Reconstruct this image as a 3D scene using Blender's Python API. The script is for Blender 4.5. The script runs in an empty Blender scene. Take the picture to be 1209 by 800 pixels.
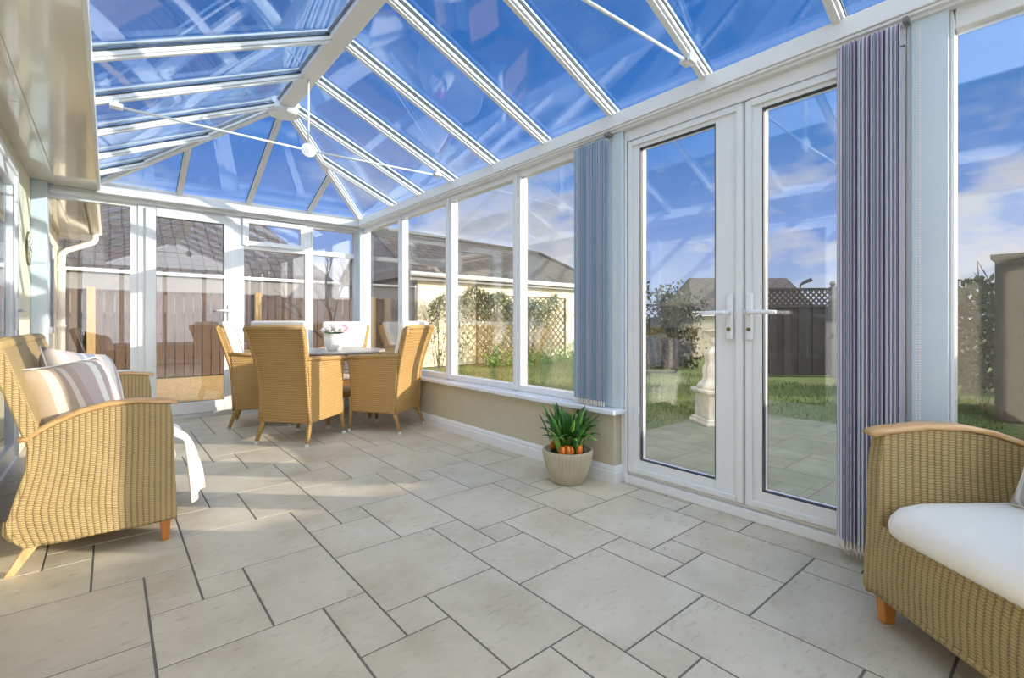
import bpy, bmesh, math, random
from mathutils import Vector, Matrix, Euler
random.seed(7)
C = bpy.context.scene.collection
sc = bpy.context.scene
PI = math.pi
def lin(h):
    h = h.lstrip('#'); o = []
    for i in (0, 2, 4):
        v = int(h[i:i+2], 16)/255
        o.append(v/12.92 if v <= 0.04045 else ((v+0.055)/1.055)**2.4)
    return (*o, 1)

# ------------------------------------------------------------------ camera
cam = bpy.data.cameras.new('camera'); co = bpy.data.objects.new('camera', cam); C.objects.link(co)
co.location = (0, 0, 0.956); co.rotation_euler = (PI/2, 0, -0.699)
cam.sensor_width = 36; cam.lens = 565.5/1209*36; cam.shift_x = 0; cam.shift_y = -19/1209
cam.clip_start = 0.02; cam.clip_end = 500
sc.camera = co
# ------------------------------------------------------------------ exposure
sc.view_settings.view_transform = 'Standard'; sc.view_settings.look = 'None'
sc.view_settings.exposure = 0.04; sc.view_settings.gamma = 1; sc.view_settings.use_curve_mapping = False
sc.cycles.use_denoising = True
sc.cycles.max_bounces = 10; sc.cycles.diffuse_bounces = 5; sc.cycles.glossy_bounces = 5
sc.cycles.transparent_max_bounces = 32; sc.cycles.sample_clamp_indirect = 6
# ------------------------------------------------------------------ sun
SUN = Vector((1, -0.98, 0.366)).normalized()
sl = bpy.data.lights.new('sun', 'SUN'); so = bpy.data.objects.new('sun', sl); C.objects.link(so)
sl.energy = 7.5; sl.angle = math.radians(0.55); sl.color = (1.0, 0.86, 0.66)
so.rotation_euler = (-SUN).to_track_quat('-Z', 'Y').to_euler(); so.location = (12, -10, 6)
# ------------------------------------------------------------------ sky
W = bpy.data.worlds.new('sky'); sc.world = W; W.use_nodes = True
nt = W.node_tree; nt.nodes.clear()
def N(t, nt=None, **k):
    n = (nt or globals()['nt']).nodes.new(t)
    for a, b in k.items():
        if a.startswith('i_'):
            s = a[2:]; s = int(s) if s.isdigit() else s
            n.inputs[s].default_value = b
        else: setattr(n, a, b)
    return n
def L(a, b, nt=None): (nt or globals()['nt']).links.new(a, b)
def ramp(n, stops):
    cr = n.color_ramp
    while len(cr.elements) > 1: cr.elements.remove(cr.elements[-1])
    cr.elements[0].position = stops[0][0]; cr.elements[0].color = stops[0][1]
    for p, c in stops[1:]:
        e = cr.elements.new(p); e.color = c
tc = N('ShaderNodeTexCoord'); sp = N('ShaderNodeSeparateXYZ'); L(tc.outputs['Generated'], sp.inputs[0])
r1 = N('ShaderNodeValToRGB'); L(sp.outputs[2], r1.inputs[0])
ramp(r1, [(0.0, (.62, .68, .78, 1)), (0.06, (.50, .62, .85, 1)), (0.16, (.26, .41, .82, 1)), (0.32, (.12, .30, .70, 1)),
          (0.5, (.05, .215, .56, 1)), (0.7, (.03, .16, .47, 1)), (1, (.025, .12, .40, 1))])
# low cloud banks
mp = N('ShaderNodeMapping'); mp.inputs['Scale'].default_value = (1, 1, 2.7); L(tc.outputs['Generated'], mp.inputs[0])
nz = N('ShaderNodeTexNoise'); nz.inputs['Scale'].default_value = 3.1; nz.inputs['Detail'].default_value = 7; nz.inputs['Roughness'].default_value = .55
L(mp.outputs[0], nz.inputs[0])
cm = N('ShaderNodeMapRange', i_1=.47, i_2=.58); cm.clamp = True; L(nz.outputs[0], cm.inputs[0])
lo = N('ShaderNodeMapRange', i_1=.36, i_2=.20); lo.clamp = True; L(sp.outputs[2], lo.inputs[0])
mu = N('ShaderNodeMath', operation='MULTIPLY'); L(cm.outputs[0], mu.inputs[0]); L(lo.outputs[0], mu.inputs[1])
cc = N('ShaderNodeValToRGB'); L(nz.outputs[0], cc.inputs[0]); ramp(cc, [(0.48, (.98, .93, .88, 1)), (0.66, (.50, .53, .62, 1))])
m1 = N('ShaderNodeMix', data_type='RGBA'); L(mu.outputs[0], m1.inputs[0]); L(r1.outputs[0], m1.inputs[6]); L(cc.outputs[0], m1.inputs[7])
# wispy high cirrus
mp2 = N('ShaderNodeMapping'); mp2.inputs['Scale'].default_value = (1.2, 4.5, 3); mp2.inputs['Rotation'].default_value = (0, .3, .9); L(tc.outputs['Generated'], mp2.inputs[0])
nz2 = N('ShaderNodeTexNoise'); nz2.inputs['Scale'].default_value = 2.2; nz2.inputs['Detail'].default_value = 6; L(mp2.outputs[0], nz2.inputs[0])
cm2 = N('ShaderNodeMapRange', i_1=.52, i_2=.85, i_3=0, i_4=.45); L(nz2.outputs[0], cm2.inputs[0])
m2 = N('ShaderNodeMix', data_type='RGBA'); L(cm2.outputs[0], m2.inputs[0]); L(m1.outputs[2], m2.inputs[6]); m2.inputs[7].default_value = (.6, .7, .95, 1)
# added room fill: haze around the sun, unseen cloud bank behind viewer and overhead
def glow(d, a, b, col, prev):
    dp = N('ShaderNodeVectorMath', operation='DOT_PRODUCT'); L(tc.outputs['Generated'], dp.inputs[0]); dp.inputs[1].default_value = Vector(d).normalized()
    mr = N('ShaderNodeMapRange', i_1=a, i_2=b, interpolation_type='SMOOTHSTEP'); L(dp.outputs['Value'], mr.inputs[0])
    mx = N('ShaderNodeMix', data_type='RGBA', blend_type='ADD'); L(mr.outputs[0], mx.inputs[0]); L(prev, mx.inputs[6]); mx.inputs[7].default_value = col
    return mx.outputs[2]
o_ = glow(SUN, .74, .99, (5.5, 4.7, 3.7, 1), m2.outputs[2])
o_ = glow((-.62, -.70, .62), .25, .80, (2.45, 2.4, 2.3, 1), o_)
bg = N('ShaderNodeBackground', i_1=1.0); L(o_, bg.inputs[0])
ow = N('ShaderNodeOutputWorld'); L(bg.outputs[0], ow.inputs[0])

# ------------------------------------------------------------------ materials
def mat(name):
    m = bpy.data.materials.new(name); m.use_nodes = True; t = m.node_tree; t.nodes.clear()
    o = t.nodes.new('ShaderNodeOutputMaterial'); b = t.nodes.new('ShaderNodeBsdfPrincipled'); t.links.new(b.outputs[0], o.inputs[0])
    return m, t, b, o
def plain(name, col, rough=.5, spec=.5, metal=0, var=.06, scale=6, bump=0, coat=0):
    m, t, b, o = mat(name)
    n = N('ShaderNodeTexNoise', t, i_Scale=scale, i_Detail=4); tcn = N('ShaderNodeTexCoord', t); L(tcn.outputs['Object'], n.inputs[0], t)
    c = lin(col) if isinstance(col, str) else col
    r = N('ShaderNodeValToRGB', t); ramp(r, [(.3, tuple(x*(1-var) for x in c[:3])+(1,)), (.7, tuple(min(1, x*(1+var)) for x in c[:3])+(1,))])
    L(n.outputs[0], r.inputs[0], t); L(r.outputs[0], b.inputs['Base Color'], t)
    b.inputs['Roughness'].default_value = rough; b.inputs['Specular IOR Level'].default_value = spec; b.inputs['Metallic'].default_value = metal
    b.inputs['Coat Weight'].default_value = coat
    if bump:
        n2 = N('ShaderNodeTexNoise', t, i_Scale=scale*12, i_Detail=3); L(tcn.outputs['Object'], n2.inputs[0], t)
        bp = N('ShaderNodeBump', t, i_Strength=bump, i_Distance=.01); L(n2.outputs[0], bp.inputs['Height'], t); L(bp.outputs[0], b.inputs['Normal'], t)
    return m
def glass(name, tint, base=.07, gl=(1, 1, 1, 1), rough=0.0, wave=0.0):
    m = bpy.data.materials.new(name); m.use_nodes = True; t = m.node_tree; t.nodes.clear()
    o = N('ShaderNodeOutputMaterial', t); tr = N('ShaderNodeBsdfTransparent', t, i_0=tint); g = N('ShaderNodeBsdfGlossy', t, i_0=gl); g.inputs['Roughness'].default_value = rough
    lw = N('ShaderNodeLayerWeight', t, i_0=.5)
    pw = N('ShaderNodeMath', t, operation='POWER', i_1=5.0); L(lw.outputs['Facing'], pw.inputs[0], t)
    mr = N('ShaderNodeMapRange', t, i_3=base, i_4=1.0); L(pw.outputs[0], mr.inputs[0], t)
    mx = N('ShaderNodeMixShader', t); L(mr.outputs[0], mx.inputs[0], t); L(tr.outputs[0], mx.inputs[1], t); L(g.outputs[0], mx.inputs[2], t); L(mx.outputs[0], o.inputs[0], t)
    if wave:
        tcn = N('ShaderNodeTexCoord', t); n = N('ShaderNodeTexNoise', t, i_Scale=1.3, i_Detail=1); L(tcn.outputs['Object'], n.inputs[0], t)
        bp = N('ShaderNodeBump', t, i_Strength=wave, i_Distance=.05); L(n.outputs[0], bp.inputs['Height'], t); L(bp.outputs[0], g.inputs['Normal'], t)
    return m
def weave(name, light, dark, pu=.018, pv=.0065, hole=.55, bump=.6, swap=False):
    m, t, b, o = mat(name)
    uv = N('ShaderNodeUVMap', t); s = N('ShaderNodeSeparateXYZ', t); L(uv.outputs[0], s.inputs[0], t)
    def M(op, a, c=None):
        n = N('ShaderNodeMath', t, operation=op)
        for i, x in enumerate((a, c)):
            if x is None: continue
            if isinstance(x, (int, float)): n.inputs[i].default_value = x
            else: L(x, n.inputs[i], t)
        return n.outputs[0]
    U, V = (s.outputs[1], s.outputs[0]) if swap else (s.outputs[0], s.outputs[1])
    cu = M('DIVIDE', U, pu); fl_ = M('FLOOR', cu)
    rib = M('ABSOLUTE', M('SINE', M('MULTIPLY', cu, PI)))
    ph = M('MULTIPLY', fl_, .5)
    st = M('ABSOLUTE', M('SINE', M('MULTIPLY', M('ADD', M('DIVIDE', V, pv), ph), PI)))
    h = M('ADD', M('MULTIPLY', M('POWER', rib, .6), .55), M('MULTIPLY', M('POWER', st, .7), .45))
    nz = N('ShaderNodeTexNoise', t, i_Scale=9.0, i_Detail=3); L(uv.outputs[0], nz.inputs[0], t)
    h2 = M('ADD', h, M('MULTIPLY', M('SUBTRACT', nz.outputs[0], .5), .35))
    r = N('ShaderNodeValToRGB', t); ramp(r, [(.25, lin(dark)), (hole, tuple((a+c)/2 for a, c in zip(lin(light), lin(dark)))), (.9, lin(light))])
    L(h2, r.inputs[0], t); L(r.outputs[0], b.inputs['Base Color'], t)
    bp = N('ShaderNodeBump', t, i_Strength=bump, i_Distance=.004); L(h, bp.inputs['Height'], t); L(bp.outputs[0], b.inputs['Normal'], t)
    b.inputs['Roughness'].default_value = .5
    return m
def wood(name, a, b_, scale=8, rough=.4, axis=(1, 12, 12)):
    m, t, b, o = mat(name); tcn = N('ShaderNodeTexCoord', t); mp = N('ShaderNodeMapping', t); mp.inputs['Scale'].default_value = axis
    L(tcn.outputs['Object'], mp.inputs[0], t); n = N('ShaderNodeTexNoise', t, i_Scale=scale, i_Detail=6, i_Distortion=.6); L(mp.outputs[0], n.inputs[0], t)
    r = N('ShaderNodeValToRGB', t); ramp(r, [(.3, lin(a)), (.7, lin(b_))]); L(n.outputs[0], r.inputs[0], t); L(r.outputs[0], b.inputs['Base Color'], t)
    b.inputs['Roughness'].default_value = rough
    return m
def stripes(name, bands, period, axis=0, rough=.85, fab=True):
    """bands: list of (start 0..1, hex)"""
    m, t, b, o = mat(name); uv = N('ShaderNodeUVMap', t); s = N('ShaderNodeSeparateXYZ', t); L(uv.outputs[0], s.inputs[0], t)
    d = N('ShaderNodeMath', t, operation='DIVIDE', i_1=period); L(s.outputs[axis], d.inputs[0], t)
    f = N('ShaderNodeMath', t, operation='FRACT'); L(d.outputs[0], f.inputs[0], t)
    r = N('ShaderNodeValToRGB', t); ramp(r, [(p, lin(c)) for p, c in bands]); r.color_ramp.interpolation = 'CONSTANT'
    L(f.outputs[0], r.inputs[0], t); L(r.outputs[0], b.inputs['Base Color'], t); b.inputs['Roughness'].default_value = rough
    n = N('ShaderNodeTexNoise', t, i_Scale=400.0); L(uv.outputs[0], n.inputs[0], t)
    bp = N('ShaderNodeBump', t, i_Strength=.15, i_Distance=.002); L(n.outputs[0], bp.inputs['Height'], t); L(bp.outputs[0], b.inputs['Normal'], t)
    return m

M_ = {}
M_['upvc'] = plain('white_upvc', '#e2e3e5', .28, .5, var=.015)
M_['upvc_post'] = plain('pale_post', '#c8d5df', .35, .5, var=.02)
M_['gasket'] = plain('dark_gasket', '#3a4046', .6)
M_['glass'] = glass('window_glass', (.93, .95, .98, 1), .088)
M_['rglass'] = glass('roof_glass', (.80, .90, 1, 1), .075, wave=.10)
M_['wallcream'] = plain('cream_wall', '#c3baa3', .75, .3, var=.03, bump=.05)
M_['render'] = plain('house_render', '#d8d2bd', .8, .3, var=.04, bump=.2)
M_['sill'] = plain('white_sill', '#e3e7ee', .12, .6, var=.01, coat=.5)
M_['soffit'] = plain('cream_soffit', '#dcd7ca', .12, .6, var=.04, scale=2, coat=.4)
M_['grout'] = plain('grey_grout', '#6e6b65', .9)
M_['sofaweave'] = weave('pale_gold_weave', '#b29b69', '#5c4529', .0195, .0085, .46, .9)
M_['sofaweave2'] = weave('pale_gold_weave_two', '#b29b69', '#5c4529', .0195, .0085, .46, .9)
M_['dineweave'] = weave('honey_weave', '#c09a5e', '#6f4f2a', .017, .013, .48, .9, True)
M_['oak'] = wood('oak_rail', '#b98a55', '#d8b483', 6, .35)
M_['teakleg'] = wood('teak_leg', '#a8652a', '#c98a46', 5, .35, (8, 8, 1))
M_['paleleg'] = wood('pale_leg', '#caa06a', '#e0c090', 5, .4, (8, 8, 1))
M_['cushion'] = plain('off_white_cushion', '#eeeae2', .9, .2, var=.02, bump=.15)
M_['throw'] = plain('white_throw', '#f6f3e8', .95, .1, var=.02, bump=.3)
M_['piping'] = plain('cream_piping', '#efe9dc', .9)
M_['tabletop'] = wood('grey_tabletop', '#9c9288', '#b8afa6', 4, .3)
M_['chrome'] = plain('white_cap', '#dedede', .25, .6, metal=.3)
M_['pot'] = plain('stone_pot', '#b5ab94', .75, .3, var=.08, scale=10, bump=.3)
M_['ceramic'] = plain('white_ceramic', '#f3f1ea', .2, .6, coat=.4)
M_['leaf'] = plain('strap_leaf', '#2f5f22', .35, .5, var=.45, scale=14)
M_['leaf2'] = plain('strap_leaf_light', '#6b9440', .4, .5, var=.35, scale=14)
M_['bulb'] = plain('orange_bulb', '#c06a20', .6, .4, var=.3, scale=40)
M_['soil'] = plain('soil', '#3b2a1c', .95, bump=.6, scale=30)
M_['rosew'] = plain('white_rose', '#f5ece6', .8, .2)
M_['rosep'] = plain('pink_rose', '#e08a98', .8, .2, var=.15, scale=60)
M_['chainm'] = plain('bead_chain', '#e5dfd6', .4)
M_['stone'] = plain('weathered_stone', '#efe6d2', .9, .2, var=.18, scale=9, bump=.6)
M_['fence'] = wood('brown_fence', '#41332a', '#5c493b', 5, .85, (14, 14, 1))
M_['timber'] = wood('pale_timber_post', '#967d50', '#b09665', 5, .8, (10, 10, 1))
M_['timberd'] = wood('old_trellis', '#5e5236', '#7c6c48', 5, .8)
M_['darkfence'] = wood('dark_fence', '#33302c', '#4c4640', 5, .9, (14, 14, 1))
M_['bungwall'] = plain('cream_render', '#efe2bf', .85, .2, var=.03, bump=.1)
M_['fascia'] = plain('white_fascia', '#eeeae2', .4)
M_['gutterg'] = plain('grey_board', '#77736f', .6, var=.08)
M_['bark'] = plain('bark', '#4a3c32', .9, bump=.5, scale=10)
M_['darkleaf'] = plain('evergreen_leaf', '#26331f', .7, var=.4, scale=3)
M_['ivy'] = plain('climber_leaf', '#6c6f45', .7, var=.4, scale=6)
M_['clockf'] = plain('clock_face', '#e9e6d8', .5)
M_['clockr'] = plain('clock_rim', '#6d6234', .45, var=.2)
M_['black'] = plain('black_paint', '#191919', .4)
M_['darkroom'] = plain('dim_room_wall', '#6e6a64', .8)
M_['brick'] = plain('dark_brick', '#2b2624', .9, var=.2, bump=.4)
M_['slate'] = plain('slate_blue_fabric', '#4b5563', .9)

def tilemat(name, c1, c2, c3, rough, moss=None):
    m, t, b, o = mat(name); tcn = N('ShaderNodeTexCoord', t); at = N('ShaderNodeAttribute', t, attribute_name='tile')
    n = N('ShaderNodeTexNoise', t, i_Scale=3.2, i_Detail=8, i_Roughness=.62)
    ad = N('ShaderNodeVectorMath', t, operation='MULTIPLY_ADD'); L(at.outputs['Color'], ad.inputs[0], t); ad.inputs[1].default_value = (40, 40, 40); L(tcn.outputs['Object'], ad.inputs[2], t)
    L(ad.outputs[0], n.inputs[0], t)
    r = N('ShaderNodeValToRGB', t); ramp(r, [(.30, lin(c1)), (.5, lin(c2)), (.72, lin(c3))]); L(n.outputs[0], r.inputs[0], t)
    # small pits
    n2 = N('ShaderNodeTexNoise', t, i_Scale=46.0, i_Detail=3, i_Roughness=.6); mp = N('ShaderNodeMapping', t); mp.inputs['Scale'].default_value = (.45, 1, 1); L(ad.outputs[0], mp.inputs[0], t); L(mp.outputs[0], n2.inputs[0], t)
    pr = N('ShaderNodeMapRange', t, i_1=.57, i_2=.72, i_3=0, i_4=.55); L(n2.outputs[0], pr.inputs[0], t)
    n3 = N('ShaderNodeTexNoise', t, i_Scale=2.5, i_Detail=2); L(ad.outputs[0], n3.inputs[0], t)
    p3 = N('ShaderNodeMath', t, operation='MULTIPLY'); L(pr.outputs[0], p3.inputs[0], t); L(n3.outputs[0], p3.inputs[1], t)
    mx = N('ShaderNodeMix', t, data_type='RGBA'); L(p3.outputs[0], mx.inputs[0], t); L(r.outputs[0], mx.inputs[6], t); mx.inputs[7].default_value = lin('#6f6552')
    hs = N('ShaderNodeHueSaturation', t); mr = N('ShaderNodeMapRange', t, i_3=.93, i_4=1.05); L(at.outputs['Fac'], mr.inputs[0], t); L(mr.outputs[0], hs.inputs['Value'], t); L(mx.outputs[2], hs.inputs['Color'], t)
    L(hs.outputs[0], b.inputs['Base Color'], t)
    b.inputs['Roughness'].default_value = rough
    rr = N('ShaderNodeMapRange', t, i_3=rough-.1, i_4=rough+.15); L(n.outputs[0], rr.inputs[0], t); L(rr.outputs[0], b.inputs['Roughness'], t)
    bp = N('ShaderNodeBump', t, i_Strength=.12, i_Distance=.004); L(n2.outputs[0], bp.inputs['Height'], t); L(bp.outputs[0], b.inputs['Normal'], t)
    return m
M_['tile'] = tilemat('limestone_tile', '#b8ac94', '#c9bfaa', '#d5cbb8', .42)
M_['ptile'] = tilemat('garden_slab', '#747862', '#868a72', '#989a82', .85)

def rooftile(name, a, b_, sx, sy, rot=0):
    m, t, b, o = mat(name); uv = N('ShaderNodeUVMap', t); br = N('ShaderNodeTexBrick', t)
    br.offset = .0; br.inputs['Color1'].default_value = lin(a); br.inputs['Color2'].default_value = lin(b_); br.inputs['Mortar'].default_value = lin('#35302c')
    br.inputs['Scale'].default_value = 1; br.inputs['Mortar Size'].default_value = .018; br.inputs['Brick Width'].default_value = sx; br.inputs['Row Height'].default_value = sy; br.inputs['Mortar Smooth'].default_value = .5
    L(uv.outputs[0], br.inputs[0], t)
    n = N('ShaderNodeTexNoise', t, i_Scale=2.0, i_Detail=6); L(uv.outputs[0], n.inputs[0], t)
    mx = N('ShaderNodeMix', t, data_type='RGBA', blend_type='MULTIPLY', i_0=.5); L(br.outputs[0], mx.inputs[6], t); L(n.outputs[1], mx.inputs[7], t)
    hs = N('ShaderNodeHueSaturation', t, i_1=.6, i_2=1.35); L(mx.outputs[2], hs.inputs['Color'], t); L(hs.outputs[0], b.inputs['Base Color'], t)
    b.inputs['Roughness'].default_value = .85
    bp = N('ShaderNodeBump', t, i_Strength=.8, i_Distance=.04); L(br.outputs[1], bp.inputs['Height'], t); bp.invert = True; L(bp.outputs[0], b.inputs['Normal'], t)
    return m
M_['pantile'] = rooftile('brown_pantile', '#433a36', '#4e443f', .22, .26)
M_['greytile'] = rooftile('grey_roof_tile', '#413e37', '#4e4a41', .22, .16)

def gmat(name, cols, scale, rough=.95, bump=1.0):
    m, t, b, o = mat(name); tcn = N('ShaderNodeTexCoord', t); n = N('ShaderNodeTexNoise', t, i_Scale=scale, i_Detail=8, i_Roughness=.7); L(tcn.outputs['Object'], n.inputs[0], t)
    r = N('ShaderNodeValToRGB', t); ramp(r, [(p, lin(c)) for p, c in cols]); L(n.outputs[0], r.inputs[0], t); L(r.outputs[0], b.inputs['Base Color'], t); b.inputs['Roughness'].default_value = rough
    bp = N('ShaderNodeBump', t, i_Strength=bump, i_Distance=.03); L(n.outputs[0], bp.inputs['Height'], t); L(bp.outputs[0], b.inputs['Normal'], t)
    return m
M_['grass'] = gmat('lawn_grass', [(.3, '#3f4c1f'), (.5, '#5c6c30'), (.7, '#808c48')], 14)
M_['gravel'] = gmat('golden_gravel', [(.3, '#8a6d35'), (.5, '#b8955a'), (.7, '#d8bb82')], 30)

# ------------------------------------------------------------------ mesh helpers
class MB:
    def __init__(s): s.v = []; s.f = []; s.m = []; s.att = []; s.uv = None
    def face(s, pts, mi=0, a=0):
        b = len(s.v); s.v += [tuple(p) for p in pts]; s.f.append(list(range(b, b+len(pts)))); s.m.append(mi); s.att.append(a)
    def box(s, x0, x1, y0, y1, z0, z1, mi=0, a=0, M=None):
        b = len(s.v); P = [(x, y, z) for x in (x0, x1) for y in (y0, y1) for z in (z0, z1)]
        if M: P = [tuple(M @ Vector(p)) for p in P]
        s.v += P
        for q in ((0, 1, 3, 2), (4, 6, 7, 5), (0, 4, 5, 1), (2, 3, 7, 6), (0, 2, 6, 4), (1, 5, 7, 3)):
            s.f.append([b+i for i in q]); s.m.append(mi); s.att.append(a)
        return s
    def beam(s, p, q, w, h, up=(0, 0, 1), mi=0, lift=0):
        """box of width w, height h between p and q"""
        p = Vector(p); q = Vector(q); d = (q-p); ln = d.length; d.normalize(); side = d.cross(Vector(up)).normalized(); u = side.cross(d)
        b = len(s.v)
        for e in (p, q):
            for a, c in ((-1, -1), (1, -1), (1, 1), (-1, 1)):
                s.v.append(tuple(e + side*a*w/2 + u*(c*h/2+lift)))
        for q_ in ((3, 2, 1, 0), (4, 5, 6, 7), (0, 1, 5, 4), (1, 2, 6, 5), (2, 3, 7, 6), (3, 0, 4, 7)):
            s.f.append([b+i for i in q_]); s.m.append(mi); s.att.append(0)
        return s
    def loft(s, rings, close=True, cap=True, mi=0, flip=False):
        b = len(s.v); n = len(rings[0])
        for r in rings: s.v += [tuple(p) for p in r]
        for i in range(len(rings)-1):
            for j in range(n if close else n-1):
                k = (j+1) % n
                q = [b+i*n+j, b+i*n+k, b+(i+1)*n+k, b+(i+1)*n+j]
                s.f.append(q[::-1] if flip else q); s.m.append(mi); s.att.append(0)
        if cap and close:
            s.f.append([b+j for j in range(n)][::-1]); s.m.append(mi); s.att.append(0)
            s.f.append([b+(len(rings)-1)*n+j for j in range(n)]); s.m.append(mi); s.att.append(0)
        return s
    def tube(s, pts, r, n=8, mi=0):
        pts = [Vector(p) for p in pts]; rings = []; prev = None
        for i, p in enumerate(pts):
            d = (pts[min(i+1, len(pts)-1)]-pts[max(i-1, 0)]).normalized()
            if prev is None:
                a = d.orthogonal().normalized()
            else:
                a = (prev - d*prev.dot(d)).normalized()
            prev = a; b = d.cross(a); rr = r[i] if isinstance(r, (list, tuple)) else r
            rings.append([p + (a*math.cos(t)+b*math.sin(t))*rr for t in [2*PI*k/n for k in range(n)]])
        return s.loft(rings, mi=mi)
    def lathe(s, prof, c=(0, 0, 0), n=32, mi=0, rip=0, nr=0):
        rings = []
        for r, z in prof:
            rings.append([(c[0]+r*(1+(rip*math.cos(nr*t) if r > .02 else 0))*math.cos(t), c[1]+r*(1+(rip*math.cos(nr*t) if r > .02 else 0))*math.sin(t), c[2]+z) for t in [2*PI*k/n for k in range(n)]])
        return s.loft(rings, mi=mi)
    def prism(s, outline, y0, y1, mi=0, plane='xz'):
        def P(a, b, y): return (a, y, b) if plane == 'xz' else ((y, a, b) if plane == 'yz' else (a, b, y))
        b = len(s.v); n = len(outline)
        s.v += [P(a, c, y0) for a, c in outline]+[P(a, c, y1) for a, c in outline]
        s.f.append([b+i for i in range(n)]); s.f.append([b+n+i for i in range(n)][::-1]); s.m += [mi]*2; s.att += [0]*2
        for i in range(n):
            k = (i+1) % n; s.f.append([b+i, b+n+i, b+n+k, b+k]); s.m.append(mi); s.att.append(0)
        return s
    def blob(s, c, r, seg=8, mi=0, sq=(1, 1, 1)):
        rings = []
        for i in range(1, seg):
            a = PI*i/seg - PI/2
            rings.append([(c[0]+r*sq[0]*math.cos(a)*math.cos(t), c[1]+r*sq[1]*math.cos(a)*math.sin(t), c[2]+r*sq[2]*math.sin(a)) for t in [2*PI*k/(seg+2) for k in range(seg+2)]])
        return s.loft(rings, mi=mi)
    def build(s, name, mats, parent=None, bevel=0, smooth=False, sub=0, att=False, solid=0, ang=35, seg=2):
        me = bpy.data.meshes.new(name); me.from_pydata(s.v, [], s.f)
        if not isinstance(mats, (list, tuple)): mats = [mats]
        for m in mats: me.materials.append(M_[m] if isinstance(m, str) else m)
        for p, i in zip(me.polygons, s.m): p.material_index = i
        bm = bmesh.new(); bm.from_mesh(me); 
        if not att: bmesh.ops.remove_doubles(bm, verts=bm.verts, dist=1e-5)
        bmesh.ops.recalc_face_normals(bm, faces=bm.faces); bm.to_mesh(me); bm.free()
        uvl = me.uv_layers.new(name='UVMap')
        for p in me.polygons:
            n = p.normal; k = max(range(3), key=lambda i: abs(n[i])*(1.001 if i == 2 else 1))
            for li in p.loop_indices:
                v = me.vertices[me.loops[li].vertex_index].co
                uvl.data[li].uv = ((v.y, v.z), (v.x, v.z), (v.x, v.y))[k]
        if att:
            ca = me.color_attributes.new('tile', 'FLOAT_COLOR', 'CORNER')
            for p in me.polygons:
                a = s.att[p.index]
                for li in p.loop_indices: ca.data[li].color = (a, (a*7.3) % 1, (a*3.7) % 1, 1)
        if smooth:
            for p in me.polygons: p.use_smooth = True
        o = bpy.data.objects.new(name, me); C.objects.link(o)
        if parent: o.parent = parent
        if solid:
            md = o.modifiers.new('s', 'SOLIDIFY'); md.thickness = solid; md.offset = 0
        if bevel:
            md = o.modifiers.new('b', 'BEVEL'); md.width = bevel; md.segments = seg; md.limit_method = 'ANGLE'; md.angle_limit = math.radians(ang)
            if smooth: md.harden_normals = False
        if sub:
            md = o.modifiers.new('u', 'SUBSURF'); md.levels = sub; md.render_levels = sub
        return o
def empty(name, loc=(0, 0, 0), rz=0, label=None, cat=None, group=None, kind=None):
    o = bpy.data.objects.new(name, None); C.objects.link(o); o.location = loc; o.rotation_euler = (0, 0, rz); tag(o, label, cat, group, kind); return o
def tag(o, label=None, cat=None, group=None, kind=None):
    for k, v in (('label', label), ('category', cat), ('group', group), ('kind', kind)):
        if v: o[k] = v
    return o
def copy_tree(o, parent=None):
    c = o.copy(); C.objects.link(c); c.parent = parent
    for ch in o.children: copy_tree(ch, c)
    return c

# ------------------------------------------------------------------ FLOOR (mixed-size limestone, one lattice)
GX, GY = .15, .15*1.0462
TILES = [(-3, 0, 3, 3), (0, 0, 1, 2), (1, 1, 1, 1), (0, 2, 2, 2), (2, 1, 2, 3)]
def tiled(x0, x1, y0, y1, z, name, mat_, grout, g=.0036, off=(0, 0), depth=.0016):
    mb = MB(); mb.box(x0, x1, y0, y1, z-.03, z-depth, mi=1)
    rnd = random.Random(3)
    for a in range(-60, 60):
        for b in range(-60, 60):
            for (tx, ty, w, h) in TILES:
                gx = tx+3*a+4*b+off[0]; gy = ty+4*a-2*b+off[1]
                X0 = (gx+7.6585)*GX+g; X1 = (gx+w+7.6585)*GX-g
                Y1 = -gy*GY+13.03*.15-g; Y0 = -(gy+h)*GY+13.03*.15+g
                X0 = max(X0, x0); X1 = min(X1, x1); Y0 = max(Y0, y0); Y1 = min(Y1, y1)
                if X1-X0 < .01 or Y1-Y0 < .01: continue
                rv = rnd.random(); e = .0006
                mb.face([(X0+e, Y0+e, z), (X1-e, Y0+e, z), (X1-e, Y1-e, z), (X0+e, Y1-e, z)], 0, rv)
                B = [(X0, Y0), (X1, Y0), (X1, Y1), (X0, Y1)]; T = [(X0+e, Y0+e), (X1-e, Y0+e), (X1-e, Y1-e), (X0+e, Y1-e)]
                for i in range(4):
                    k = (i+1) % 4
                    mb.face([(*B[i], z-depth), (*B[k], z-depth), (*T[k], z), (*T[i], z)], 0, rv)
    return mb.build(name, [mat_, grout], att=True)
XW = 2.40            # glazing plane of the long right wall
YB = 5.80            # glazing plane of the far wall
YF = -1.70           # front end
f = tiled(-.5, 2.47, YF, 5.86, 0, 'floor', 'tile', 'grout'); tag(f, 'indoor floor of mixed-size pale limestone tiles with grey grout', 'floor', kind='structure')

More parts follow.
